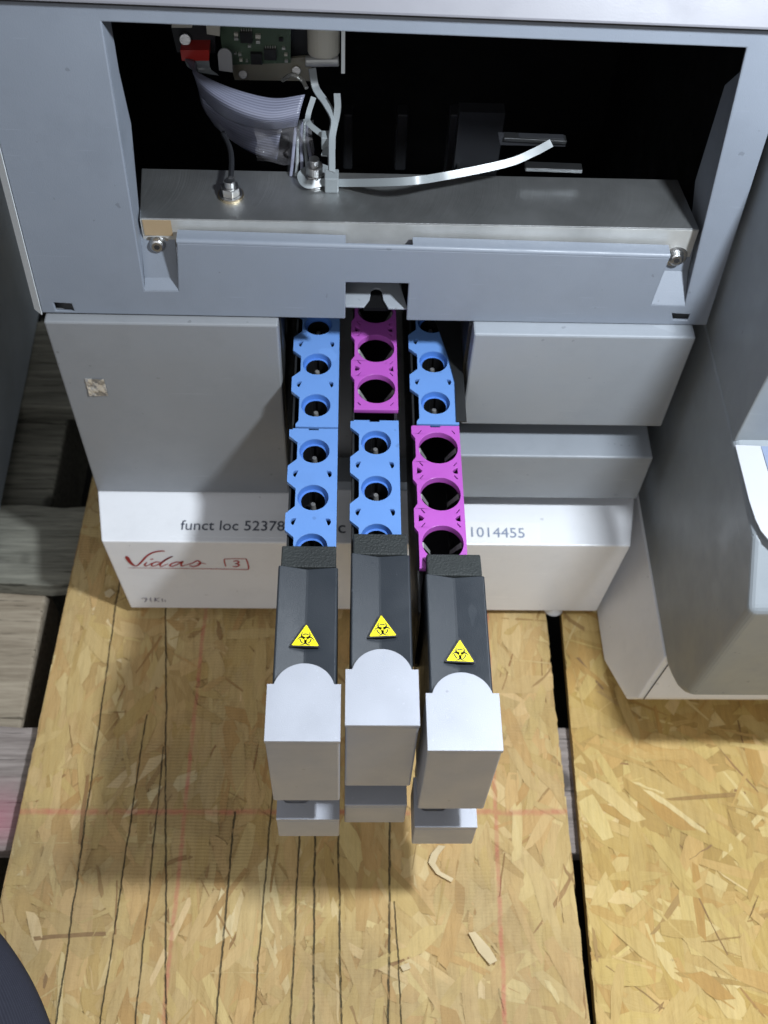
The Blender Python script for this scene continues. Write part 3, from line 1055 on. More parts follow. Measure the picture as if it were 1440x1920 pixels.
for (px, py, s, mt) in ((443, 62, 4, CREAM), (443, 70, 4, SOLDER), (484, 66, 5, CREAM), (484, 76, 4, SOLDER), (450, 100, 3, SOLDER), (452, 110, 3, CREAM), (532, 88, 3, SOLDER), (536, 100, 3, CREAM), (537, 112, 3, SOLDER), (442, 98, 2, SOLDER), (527, 72, 4, CHIP), (468, 84, 3, SOLDER), (463, 112, 2, SOLDER)):
    comp(px - s, py - s * 0.7, px + s, py + s * 0.7, mt, 'board_component', 0.0018)
cb = bquad((318, 40), (402, 44), (404, 100), (332, 98), PBY - 0.004, 0.004)
BK = link('connector_bracket', cb, BRACK, AN)
c = oy(348, 72, PBY - 0.005)
bm = bmesh.new()
cyl(bm, c, c + Vector((0, -0.003, 0.001)), 0.0034, n=20)
link('bracket_screw', bm, STEEL, BK, bevel=0.0004)
link('connector', bquad((322, 30), (360, 30), (360, 52), (322, 52), PBY - 0.008, 0.004), CREAM, AN)
link('connector', bquad((385, 30), (412, 34), (412, 68), (388, 64), PBY - 0.009, 0.005), CREAM, AN)
link('ribbon_connector', bquad((338, 94), (392, 94), (392, 114), (341, 114), PBY - 0.014, 0.010), RED, AN)
rp = oy(418, 95, PBY - 0.012)
bm = bmesh.new()
mtx = frame(oy(422, 112, PBY - 0.012), (1, 0, 0), (0, 0.15, 1))
join(bm, plate([[(-0.004, -0.0065), (0.004, -0.0075), (0.004, 0.0025)] + circle(0.0, 0.0025, 0.0040, 12, 0, math.pi, False)], 0.0015, mtx))
link('paper_tag', bm, TAG, AN)
mb = bquad((440, 116), (545, 112), (584, 104), (584, 150), PBY + 0.004, 0.002)
MBK = link('metal_bracket', bquad((432, 120), (584, 106), (584, 152), (440, 150), PBY + 0.003, 0.002), KHAKI, AN)
for (px, py) in ((456, 138), (556, 131)):
    c = oy(px, py, PBY + 0.003)
    bm = bmesh.new()
    cyl(bm, c, c + Vector((0, -0.0025, 0.001)), 0.0026, n=16)
    link('bracket_screw', bm, STEEL, MBK, bevel=0.0003)
link('motor_block', bquad((545, 40), (592, 46), (590, 106), (545, 106), PBY + 0.010, 0.03), BRACK, AN)
a_ = oy(607, 100, PBY)
bm = bmesh.new()
cyl(bm, a_, a_ + Vector((0, 0.01, 0.06)), 0.0095, n=28)
link('plunger', bm, CREAM, AN, bevel=0.0015)
a_ = oy(604, 116, PBY)
bm = bmesh.new()
cyl(bm, a_ + Vector((-0.010, 0, 0)), a_ + Vector((0.010, 0, 0.001)), 0.0032, n=16)
link('pipe_stub', bm, ALUF, AN, bevel=0.0008)
a_, b__ = oy(640, 44, 0.075), oy(646, 138, 0.075)
bm = boxm(a_.x, b__.x + 0.0002, 0.075, 0.077, b__.z, a_.z + 0.02)
link('thin_rod', bm, SIDE, AN)

# ribbon cable: broad sheet that hangs in a fold from the connector to the tie
def sheet(rows, mat, name, sub=8, th=0.0):
    """smooth sheet through a grid of points"""
    g = []
    for r in rows:
        g.append(smooth_path(r, sub))
    cols = list(zip(*g))
    g2 = [smooth_path(list(c_), sub) for c_ in cols]
    bm_ = bmesh.new()
    uvl = bm_.loops.layers.uv.new('UVMap')
    V = [[bm_.verts.new(p) for p in c_] for c_ in g2]
    nu, nv = len(V), len(V[0])
    for i in range(nu - 1):
        for j in range(nv - 1):
            f = bm_.faces.new((V[i][j], V[i + 1][j], V[i + 1][j + 1], V[i][j + 1]))
            for lp, (a1, b1) in zip(f.loops, ((i, j), (i + 1, j), (i + 1, j + 1), (i, j + 1))):
                lp[uvl].uv = (a1 / (nu - 1), b1 / (nv - 1))
    o = link(name, bm_, mat, AN, smooth=True)
    if th:
        md = o.modifiers.new('solid', 'SOLIDIFY')
        md.thickness = th
    return o
sheet([[oy(345, 108, 0.112), oy(368, 135, 0.098), oy(430, 165, 0.085), oy(510, 185, 0.078), oy(572, 178, 0.078)],
       [oy(362, 112, 0.110), oy(372, 152, 0.092), oy(425, 195, 0.075), oy(500, 220, 0.068), oy(562, 212, 0.07)],
       [oy(368, 116, 0.112), oy(378, 175, 0.100), oy(430, 222, 0.085), oy(500, 240, 0.075), oy(556, 236, 0.072)]], RIBBON, 'ribbon_cable', 8, 0.0009)
sheet([[oy(372, 160, 0.110), oy(420, 188, 0.100), oy(470, 210, 0.092), oy(530, 232, 0.085)],
       [oy(382, 200, 0.110), oy(425, 228, 0.100), oy(472, 250, 0.090), oy(525, 262, 0.080)],
       [oy(405, 235, 0.114), oy(440, 265, 0.102), oy(480, 288, 0.090), oy(520, 300, 0.080)]], RIBBON, 'ribbon_cable', 8, 0.0009)
sheet([[oy(346, 110, 0.112), oy(372, 108, 0.112), oy(392, 110, 0.112)], [oy(352, 124, 0.112), oy(375, 124, 0.112), oy(396, 130, 0.112)], [oy(364, 134, 0.110), oy(384, 138, 0.110), oy(410, 142, 0.110)]], NYLON, 'ribbon_cable', 6, 0.0009)
# crumpled clear film round the cables
rnd = random.Random(3)
def crumple(pxs, y, name):
    rows = []
    for r in pxs:
        rows.append([oy(px + rnd.uniform(-5, 5), py + rnd.uniform(-5, 5), y + rnd.uniform(-0.010, 0.010)) for px, py in r])
    return sheet(rows, FILM, name, 4)
crumple([[(x, y) for x in (480, 505, 530, 556, 585)] for y in (225, 245, 262, 282, 305)], 0.062, 'clear_film')
# loom of thin pale wires and a black cable
for k in range(5):
    pts = [oy(556 + k * 5, 225, 0.075), oy(552 + k * 6, 262, 0.068 + k * 0.002), oy(548 + k * 9, 305, 0.060), oy(545 + k * 10, 330, 0.056)]
    link('thin_wire', tube(pts, 0.0010), NYLON if k % 2 else RIBBON, AN, smooth='auto')
link('black_cable', tube([oy(418, 250, 0.09), oy(430, 275, 0.075), oy(434, 300, 0.06), oy(433, 335, 0.04)], 0.0016), BRACK, AN, smooth='auto')
link('pale_wire', tube([oy(530, 150, 0.1), oy(548, 140, 0.09), oy(566, 150, 0.09), oy(575, 165, 0.085)], 0.0012), SOLDER, AN, smooth='auto')
# columns and rails at the back
for (px, wpx, y) in ((652, 16, 0.20), (752, 14, 0.20), (853, 16, 0.17)):
    a_, b__ = oy(px - wpx / 2, 215, y), oy(px + wpx / 2, 330, y)
    link('inner_column', boxm(a_.x, b__.x, y, y + 0.012, -0.05, a_.z), BRACK, AN, bevel=0.001)
a_, b__ = oy(862, 210, 0.15), oy(930, 330, 0.15)
link('inner_plate', boxm(a_.x, b__.x, 0.15, 0.16, -0.05, a_.z), BRACK, AN)
for (p0, p1, y) in (((945, 262), (1062, 268), 0.085), ((985, 318), (1092, 322), 0.055)):
    a_, b__ = oy(*p0, y), oy(*p1, y)
    bm = bmesh.new()
    prism(bm, [a_ + Vector((0, 0, 0.0012)), a_ - Vector((0, 0, 0.0012)), b__ - Vector((0, 0, 0.0012)), b__ + Vector((0, 0, 0.0012))], (0, 0.006, 0))
    rl = link('guide_rail', bm, RAIL, AN, bevel=0.0003)
a_ = oy(950, 256, 0.088)
bm = bmesh.new()
prism(bm, [oy(935, 256, 0.0865), oy(1058, 260, 0.0865), oy(1060, 275, 0.0865), oy(938, 272, 0.0865)], (0, 0.004, 0))
link('rail_carriage', bm, BRACK, AN)

ZR_ = -0.042
# left lower door
YD = -0.0058
dz1 = -0.1745
bm = boxm(xl + 0.0012, oy(521, 609, YD).x, YD, 0.02, dz1, -0.0010)
DR = link('lower_door', bm, DOORD, AN, bevel=0.0012)
a_, b__ = oy(159, 709, YD), oy(203, 741, YD)
bm = bmesh.new()
n = 6
g = [[bm.verts.new((a_.x + (b__.x - a_.x) * i / n, YD - 0.0004 - rnd.uniform(0, 0.0006), a_.z + (b__.z - a_.z) * j / n)) for j in range(n + 1)] for i in range(n + 1)]
for i in range(n):
    for j in range(n):
        bm.faces.new((g[i][j], g[i + 1][j], g[i + 1][j + 1], g[i][j + 1]))
fo = link('foil_sticker', bm, FOIL, DR)
fo.modifiers.new('solid', 'SOLIDIFY').thickness = -0.0003

# right block, ledge under it
YK = -0.0100
bl_, br_ = oy(889, 627, YK), oy(1303, 640, YK)
kzb = oy(1000, 797, YK).z
bm = boxm(bl_.x, br_.x, YK, 0.02, kzb, -0.0012)
link('upper_block', bm, DOORG, AN, bevel=0.0012)
YL = -0.020
lz1, lz0 = oy(1000, 856, YL).z, oy(1000, 934, YL).z
bm = boxm(bl_.x - 0.0005, 0.1985, YL, 0.02, lz0, lz1)
link('lower_ledge', bm, DOORG, AN, bevel=0.0012)
# slot between door and block: side walls and lower front
sx0, sx1 = oy(521, 609, YD).x, bl_.x
bm = bmesh.new()
box(bm, sx0 + 0.0004, sx1 - 0.0008, YD + 0.004, 0.02, -0.1748, oy(640, 903, YD + 0.004).z)
link('slot_sill', bm, DOORG, AN)
bm = bmesh.new()
box(bm, sx1 - 0.0022, sx1 - 0.0002, 0.001, 0.2, -0.175, -0.003)
link('slot_wall', bm, DARK, AN)
link('slot_wall', boxm(sx0, sx0 + 0.0012, 0.004, 0.2, -0.175, -0.003), DARK, AN)
gd = bmesh.new()
zg = ZR_ + 0.0012
gx = sx1 - 0.0024
g_ = [oz(800, 594, zg), oz(816, 600, zg), oz(840, 668, zg), oz(853, 716, zg), oz(856, 790, zg)]
prism(gd, g_ + [Vector((gx, g_[-1].y, zg)), Vector((gx, g_[0].y, zg))], (0, 0, -0.0008))
link('lane_guide', gd, DARK, AN)

# white base with the deeper part under the side housing; front faces lean a little inwards
ZT = -0.1752
ybf = -0.0477
zb0 = -0.2712
bt = [oz(190, 1016, ZT), oz(1183, 1028, ZT)]
bb = [oy(245, 1138, ybf), oy(1118, 1147, ybf)]
top = [(-0.1885, 0.30), (-0.1885, -0.004), (bt[0].x, ybf), (bt[1].x, ybf), (0.2035, -0.004), (0.2035, 0.30)]
bot = [(-0.1835, 0.30), (-0.1835, -0.004), (bb[0].x, ybf), (bb[1].x, ybf), (0.194, -0.004), (0.194, 0.30)]
bm = bmesh.new()
A = [bm.verts.new((x, y, ZT)) for x, y in top]
B = [bm.verts.new((x, y, zb0)) for x, y in bot]
bm.faces.new(A)
bm.faces.new(B[::-1])
for i in range(len(A)):
    j = (i + 1) % len(A)
    bm.faces.new((A[i], A[j], B[j], B[i]))
BASE = link('white_base', bm, WHITE, AN, bevel=0.0010)
c4 = lambda x, y: (1100 + x / 3.43, 780 + y / 3.43)
XB, KB = 0.1905, 0.247
DB = XB + KB * 0.278
def sb(x, y): return on(*c4(x, y), (1, 0, -KB), DB)
def sbx(z): return DB + KB * z
ztop = -0.194
pr = [sb(62, 1262), sb(110, 1570), sb(255, 1822), sb(300, 1830), sb(500, 1550)]
yz = [(0.02, -0.278), (pr[0].y, -0.278), (pr[1].y, max(pr[1].z, -0.277)), (pr[2].y, pr[2].z), (pr[3].y - 0.001, pr[3].z + 0.006), (pr[4].y, pr[4].z), (pr[4].y + 0.002, ztop), (0.02, ztop)]
bm = bmesh.new()
va = [bm.verts.new((sbx(z), y, z)) for y, z in yz]
vb = [bm.verts.new((0.60, y, z)) for y, z in yz]
bm.faces.new(va)
bm.faces.new(vb[::-1])
for i in range(len(va)):
    j = (i + 1) % len(va)
    bm.faces.new((va[j], va[i], vb[i], vb[j]))
SBASE = link('side_base', bm, WHITE, AN, bevel=0.0012)
# seam near the corner of its front face
bm = bmesh.new()
o1, o2 = Vector((0.0055, -0.0003, 0)), Vector((0.0062, -0.0003, 0))
pa_, pb_ = Vector((sbx(pr[3].z), pr[3].y - 0.0012, pr[3].z + 0.006)), Vector((sbx(pr[4].z), pr[4].y - 0.0002, pr[4].z))
prism(bm, [pa_ + o1, pa_ + o2, pb_ + o2, pb_ + o1], (0, -0.0003, 0))
link('base_seam', bm, BRACK, SBASE)

# side housing: console with rounded lower corner, raised part behind
XH = 0.212
def hs(x, y):
    return on(*c4(x, y), (1, 0, 0), XH)
pf = [hs(330, 540), hs(415, 1100), hs(520, 1600), hs(545, 1690), hs(575, 1745), hs(610, 1778), hs(650, 1792)]
zbm = sum(p.z for p in pf[:3]) / 3
hb = [(p.y, p.z) for p in pf]
ytip = pf[6].y
q1, q2, q3, q4 = hs(1050, 1262), hs(1078, 760), hs(1000, 400), hs(958, 190)
prof = [(0.30, zbm), (pf[1].y, zbm), (pf[2].y, zbm)] + [(p.y, p.z) for p in pf[3:]] + [(q1.y, q1.z), (q2.y, q2.z), (q4.y, q4.z)]
u1 = ox(1374, 830, XH)
u2 = ox(1440, 700, XH)
prof += [(u1.y + 0.004, q4.z), (0.30, q4.z)]
rear = [(u1.y, q4.z - 0.002), (u2.y, u2.z), (u2.y + 0.004, 0.118), (0.30, 0.135), (0.30, q4.z - 0.002)]
def slab(profile, x0, x1):
    bm_ = bmesh.new()
    a1 = [bm_.verts.new((x0, y, z)) for y, z in profile]
    b1 = [bm_.verts.new((x1, y, z)) for y, z in profile]
    bm_.faces.new(a1)
    bm_.faces.new(b1[::-1])
    for i in range(len(a1)):
        j = (i + 1) % len(a1)
        bm_.faces.new((a1[j], a1[i], b1[i], b1[j]))
    return bm_
HS = link('side_housing', slab(prof, XH, 0.60), HOUSE, AN, bevel=0.0045, segs=4)
link('raised_housing', slab(rear, XH + 0.0003, 0.60), HOUSE, HS, bevel=0.0010)
# pale screen surround on the console top, seen at the right edge
zq = q4.z + 0.0008
def cs(x, y): return oz(*c4(x, y), zq)
s = [cs(955, 183), cs(1118, 190), cs(1166, 350), cs(1200, 500), cs(1330, 700), cs(1330, 880), cs(1166, 790), cs(1120, 735), cs(1085, 660), cs(1045, 540)]
bm = bmesh.new()
prism(bm, s, (0, 0, -0.0012))
link('screen_surround', bm, LIDW2, AN, bevel=0.0004)
s = [cs(1125, 190), cs(1500, 200), cs(1500, 560), cs(1330, 690), cs(1206, 498), cs(1172, 350)]
bm = bmesh.new()
prism(bm, [p + Vector((0, 0, -0.0006)) for p in s], (0, 0, -0.0012))
link('screen_glass', bm, paint('screen_blue_grey', (0.20, 0.24, 0.34), 0.2, 0.1, 0.0), AN)
bm = bmesh.new()
prism(bm, [(XH + 0.0008, -0.166, 0.060), (XH + 0.0008, -0.166, 0.150), (XH + 0.0008, u2.y + 0.012, 0.150), (XH + 0.0008, u2.y + 0.012, 0.090), (XH + 0.0008, -0.110, 0.050)], (0.003, 0, 0))
link('shadow_plate', bm, HOUSE, HS, bevel=0.0008)  # unseen plate added to cast the shadow on ledge and base
# peeling sticker on the front of the console
fn = Vector((0, q1.z - pf[6].z, pf[6].y - q1.y)).normalized()      # rough normal of the front face
dfront = fn.dot(Vector((0, q1.y, q1.z)))
def hf(x, y, lift=0.0007):
    s_ = 1 if fn.y < 0 else -1
    return on(*c4(x, y), fn, dfront + lift * s_ * (1 if fn.dot(Vector((0, -1, 0))) > 0 else -1))
PATCH = paint('patch_grey', (0.34, 0.36, 0.42), 0.35, 0.05, 0.0)
bm = bmesh.new()
pp = [hf(1085, 1395), hf(1300, 1330), hf(1300, 1615), hf(1030, 1612), hf(1012, 1595)]
prism(bm, pp, (0, -0.0004, 0.0))
link('worn_patch', bm, PATCH, HS)
for (x, y, r) in ((1128, 1342, 0.0045), (1093, 1408, 0.0022), (1088, 1478, 0.0016), (1160, 1428, 0.002)):
    c = hf(x, y, 0.0014)
    bm = bmesh.new()
    m_ = frame(c, (1, 0, 0), (0, 0.1, 1))
    lp = [(math.cos(t) * r * (1.2 + 0.5 * rnd.random()), math.sin(t) * r * (0.6 + 0.4 * rnd.random())) for t in [2 * math.pi * k / 9 for k in range(9)]]
    join(bm, plate([lp], 0.0003, m_))
    link('paint_chip', bm, LABEL, HS)

# little foot under the base by the gap
a_ = oz(1036, 1152, ZB)
bm = bmesh.new()
cyl(bm, (a_.x + 0.001, -0.040, ZB + 0.0004), (a_.x + 0.001, -0.040, zb0 - 0.0002), 0.008, 0.007)
link('levelling_foot', bm, WHITE, BASE)
for x in (-0.16, -0.03):
    bm = bmesh.new()
    cyl(bm, (x, 0.01, ZB + 0.0004), (x, 0.01, zb0 - 0.0002), 0.010)
    link('levelling_foot', bm, DARK, BASE)

# writing: printed strips on top of the base, marker on its front
def tm(px, py, px2, py2, z=ZT):
    a1, b1 = oz(px, py, z), oz(px2, py2, z)
    d_ = b1 - a1
    return frame(a1 + Vector((0, 0, 0.0005)), d_, (0, 1, 0)), d_.length
LBS = bmesh.new()
la = [oz(322, 966, ZT), oz(546, 972, ZT), oz(546, 1009, ZT), oz(322, 1004, ZT)]
def strip(p0, p1, p2, p3, mat, h=0.00022):
    bm_ = bmesh.new()
    prism(bm_, [oz(*p, ZT) + Vector((0, 0, h)) for p in (p0, p1, p2, p3)], (0, 0, -h + 0.00004))
    return link('label_strip', bm_, mat, BASE)
ST1 = strip((318, 964), (672, 972), (672, 1011), (318, 1005), WHITE)
ST2 = strip((800, 977), (1012, 981), (1014, 1020), (800, 1016), LABEL)
m_, wdt = tm(338, 994, 533, 996)
link('lettering', text_bm('funct loc 52378', wdt, m_, squash=1.0), INKG, ST1)
m_, wdt = tm(634, 1000, 650, 1000)
link('lettering', text_bm('c', 0.0052, m_), INKG, ST1)
m_, wdt = tm(884, 1007, 984, 1009)
link('lettering', text_bm('1014455', wdt, m_), INKP, ST2)

def ym(px, py, px2, py2, y):
    """plane of the base front between two points"""
    return
k_in = 0.0
def bfront(px, py):
    p = oy(px, py, ybf)
    return p
def writing(paths, mat, name):
    o_ = bfront(200, 1120)
    m2 = Matrix(((1, 0, 0, o_.x), (0, 0, -1, ybf - 0.0003), (0, 1, 0, o_.z), (0, 0, 0, 1)))
    conv = []
    for pth in paths:
        conv.append([((bfront(x, y).x - o_.x), (bfront(x, y).z - o_.z), w_ * 0.00044) for x, y, w_ in pth])
    link(name, strokes(conv, m2), mat, BASE)
c6 = lambda x, y: (220 + x / 3.13, 960 + y / 3.13)
def P6(l): return [(*c6(x, y), w_) for x, y, w_ in l]
c7 = lambda x, y: (225 + x / 5.538, 1020 + y / 5.538)
def P7(l): return [(*c7(x, y), w_) for x, y, w_ in l]
writing([
    P7([(62, 122, 3), (76, 140, 6.5), (100, 178, 6), (140, 214, 4), (174, 222, 2.4), (214, 190, 3.4), (280, 120, 3.6), (350, 82, 3.6), (430, 68, 3.2), (468, 72, 1.6)]),
    P7([(280, 184, 2), (258, 208, 3), (270, 224, 2.6), (300, 214, 1.8), (330, 192, 1.4)]),
    P7([(316, 156, 2.2), (346, 150, 2.6)]),
    P7([(415, 184, 2), (372, 182, 2.6), (332, 204, 3), (338, 225, 2.6), (384, 214, 2.2), (440, 178, 2.2), (500, 142, 3), (548, 124, 2.6)]),
    P7([(548, 124, 2), (490, 152, 3), (436, 190, 3), (416, 216, 2.6), (432, 228, 2), (466, 216, 1.8), (500, 200, 1.4)]),
    P7([(630, 182, 2), (572, 186, 2.6), (520, 212, 3), (538, 228, 2.6), (592, 210, 2.2), (652, 176, 2.8), (634, 206, 3), (644, 225, 2.4), (684, 214, 1.6)]),
    P7([(684, 214, 1.6), (748, 196, 2), (802, 170, 2.8), (834, 190, 3), (812, 216, 3), (762, 230, 2.6), (722, 218, 2.6)]),
    P7([(800, 200, 1.4), (850, 196, 1.6), (892, 203, 1.1)]),
    P7([(85, 243, 1.0), (400, 247, 1.1), (800, 253, 1.3), (1100, 258, 1.5), (1325, 262, 1.7)]),
    P7([(1098, 228, 2), (1086, 190, 2), (1082, 155, 2)]),
    P7([(1080, 153, 1.5), (1200, 149, 1.5), (1310, 151, 1.7)]),
    P7([(1310, 151, 2), (1328, 200, 2.2), (1336, 246, 2.2), (1326, 263, 1.8)]),
    P7([(1178, 178, 2), (1210, 170, 2.6), (1234, 182, 2.8), (1214, 198, 2.4), (1192, 200, 2)]),
    P7([(1192, 200, 2), (1226, 204, 2.8), (1236, 219, 2.8), (1204, 232, 2.6), (1170, 228, 2)]),
], INKR, 'handwriting')
writing([
    P6([(140, 505, 1.3), (160, 503, 1.5), (172, 508, 1.5)]), P6([(172, 503, 1.6), (168, 518, 1.8), (160, 526, 1.4)]),
    P6([(196, 500, 1.5), (194, 514, 1.5), (202, 524, 1.3)]), P6([(222, 500, 1.5), (220, 524, 1.6)]), P6([(246, 502, 1.5), (224, 512, 1.3), (246, 524, 1.5)]),
    P6([(262, 506, 1.5), (266, 524, 1.5)]), P6([(280, 514, 1.3), (282, 524, 1.5)])], SCUFF, 'faded_scribble')

# ------------------------------------------------------------------ racks
ZR = -0.042        # top of the tube inserts
ZH = -0.0325       # top of the dark handle
ZS = -0.0300       # top of the silver grip
ZF = -0.1785       # underside of the rack
PITCH = 0.0337
WID = 0.0292

def insert_blue(n, par, cx, y_back, rear=False):
    """blue strip with n funnel wells; its rear end at y_back, running towards the handle"""
    ln = PITCH * n
    hw = WID / 2
    yb, yf = y_back, y_back - ln
    out = [(cx + hw, yb), (cx + hw, yf), (cx - hw + 0.0035, yf)]
    notch = 0.0052
    for k in range(n - 1, -1, -1):
        yc = yb - PITCH * (k + 0.5)
        h1, h2 = 0.0062, 0.0112
        last = (k == n - 1)
        if last:
            out += [(cx - hw + 0.0035, yf + 0.002), (cx - hw + notch, yf + 0.0045)]
        else:
            out += [(cx - hw, yc - h2), (cx - hw + notch, yc - h1)]
        out += [(cx - hw + notch, yc + h1), (cx - hw, yc + h2)]
    out += [(cx - hw, yb - 0.0008), (cx - hw + 0.002, yb - 0.0008), (cx - hw + 0.002, yb)]
    out += [(cx - 0.003, yb), (cx - 0.003, yb - 0.0012), (cx + 0.003, yb - 0.0012), (cx + 0.003, yb)]
    holes = []
    for k in range(n):
        yc = yb - PITCH * (k + 0.5)
        holes.append(circle(cx + 0.0008, yc, 0.0090, 44))
        if k < n - 1:
            yw = yb - PITCH * (k + 1)
            for s_ in (-1, 1):
                xw = cx + s_ * (hw - 0.0042)
                holes.append([(xw - s_ * 0.0022 + 0, yw + 0.0024)] + [(xw - s_ * 0.0022 + s_ * -1 * -0.0 + s_ * 0.0, yw + 0.0) for _ in ()] + [(xw + s_ * 0.0016 * math.cos(t) - s_ * 0.0006, yw + 0.0024 * math.sin(t)) for t in [math.radians(a) for a in range(75, -91, -15)]] + [(xw - s_ * 0.0022, yw - 0.0024)][0:0])
    holes = [h if len(h) > 3 else h for h in holes]
    bm_ = plate([out] + holes, 0.0028, Matrix.Translation((0, 0, ZR)))
    ins = link('tube_insert', bm_, BLUE, par, bevel=0.0004)
    ins['label'] = 'blue insert with narrow wells'
    # funnels: blue mouth, dark keyed core, pale pin at the bottom
    for k in range(n):
        yc = yb - PITCH * (k + 0.5)
        m = 44
        def turned(prof_, keyed):
            bm2 = bmesh.new()
            prev = None
            for (r, dz) in prof_:
                ring = []
                for i in range(m):
                    t = 2 * math.pi * i / m
                    rr = r * (1.20 if keyed and (i % 11) < 3 else 1.0)
                    ring.append(bm2.verts.new((cx + 0.0008 + rr * math.cos(t), yc + rr * math.sin(t), ZR + dz)))
                if prev:
                    for i in range(m):
                        j = (i + 1) % m
                        bm2.faces.new((prev[i], prev[j], ring[j], ring[i]))
                prev = ring
            return bm2
        link('well_liner', turned([(0.00898, -0.0006), (0.0087, -0.0024), (0.0083, -0.0044)], False), BLUED, ins)
        link('well_shelf', turned([(0.0084, -0.0042), (0.0070, -0.0043)], False), BLUED, ins)
        link('well_core', turned([(0.0070, -0.0042), (0.0069, -0.0044), (0.0062, -0.0150), (0.0010, -0.0165)], True), VOID, ins)
        tb = bmesh.new()
        cyl(tb, (cx + 0.0006, yc + 0.0002, ZR - 0.0160), (cx + 0.0006, yc + 0.0012, ZR - 0.0082), 0.0021, 0.0014, n=16)
        link('well_pin', tb, TUBE, ins, bevel=0.0004)
    return ins

def insert_pink(n, par, cx, y_back):
    """magenta strip with n wide round openings"""
    ln = PITCH * n
    hw = WID / 2
    yb, yf = y_back, y_back - ln
    out = [(cx + hw, yb), (cx + hw, yf), (cx - hw + 0.002, yf)]
    for k in range(n - 1, -1, -1):
        yc = yb - PITCH * (k + 0.5)
        h1, h2 = 0.0070, 0.0105
        nn = 0.0022
        if k == n - 1:
            out += [(cx - hw + nn, yf + 0.001)]
        else:
            out += [(cx - hw, yc - h2), (cx - hw + nn, yc - h1)]
        out += [(cx - hw + nn, yc + h1), (cx - hw, yc + h2)]
    out += [(cx - hw, yb - 0.0005), (cx - hw + 0.001, yb)]
    out += [(cx - 0.003, yb), (cx - 0.003, yb - 0.0012), (cx + 0.003, yb - 0.0012), (cx + 0.003, yb)]
    holes = []
    for k in range(n):
        yc = yb - PITCH * (k + 0.5)
        holes.append(circle(cx + 0.0012, yc, 0.0117, 56))
        for sx_ in (-1, 1):
            for sy_ in (-1, 1):
                px_, py_ = cx + 0.0006 + sx_ * 0.0101, yc + sy_ * 0.0121
                d1 = Vector((sx_ * 0.6, -sy_ * 0.8)).normalized() * 0.0017
                d2 = Vector((d1.y, -d1.x)).normalized() * 0.00035
                holes.append([(px_ + d1.x + d2.x, py_ + d1.y + d2.y), (px_ + d1.x - d2.x, py_ + d1.y - d2.y), (px_ - d1.x - d2.x, py_ - d1.y - d2.y), (px_ - d1.x + d2.x, py_ - d1.y + d2.y)])
        if k < n - 1:
            yw = yb - PITCH * (k + 1)
            for s_ in (-1, 1):
                xo = cx + s_ * (hw - 0.0026)
                holes.append([(xo, yw + 0.0024), (xo, yw - 0.0024), (xo - s_ * 0.0022, yw - 0.0018), (xo - s_ * 0.0032, yw - 0.0002), (xo - s_ * 0.0016, yw + 0.0014)])
    bm_ = plate([out] + holes, 0.0034, Matrix.Translation((0, 0, ZR)))
    ins = link('tube_insert', bm_, PINK, par, bevel=0.0004)
    ins['label'] = 'magenta insert with wide round openings'
    for k in range(n):
        yc = yb - PITCH * (k + 0.5)
        m = 56
        sk = bmesh.new()
        prev = None
        for (r, dz) in ((0.01168, -0.0008), (0.0115, -0.0045)):
            ring = [sk.verts.new((cx + 0.0012 + r * math.cos(2 * math.pi * i / m), yc + r * math.sin(2 * math.pi * i / m), ZR + dz)) for i in range(m)]
            if prev:
                for i in range(m):
                    j = (i + 1) % m
                    sk.faces.new((prev[i], prev[j], ring[j], ring[i]))
            prev = ring
        link('well_liner', sk, PINK, ins)
        for s_ in (-1, 1):
            clips = bmesh.new()
            p0 = Vector((cx + 0.0012 + s_ * 0.0104, yc + 0.0012, ZR - 0.0046))
            p1 = Vector((cx + 0.0012 + s_ * 0.0056, yc + 0.0055, ZR - 0.0195))
            prism(clips, [p0 + Vector((0, -0.0018, 0)), p0 + Vector((0, 0.0018, 0)), p1 + Vector((0, 0.0014, 0)), p1 + Vector((0, -0.0014, 0))], (s_ * 0.0009, 0, 0.0003))
            link('spring_clip', clips, CLIP, ins)
    return ins

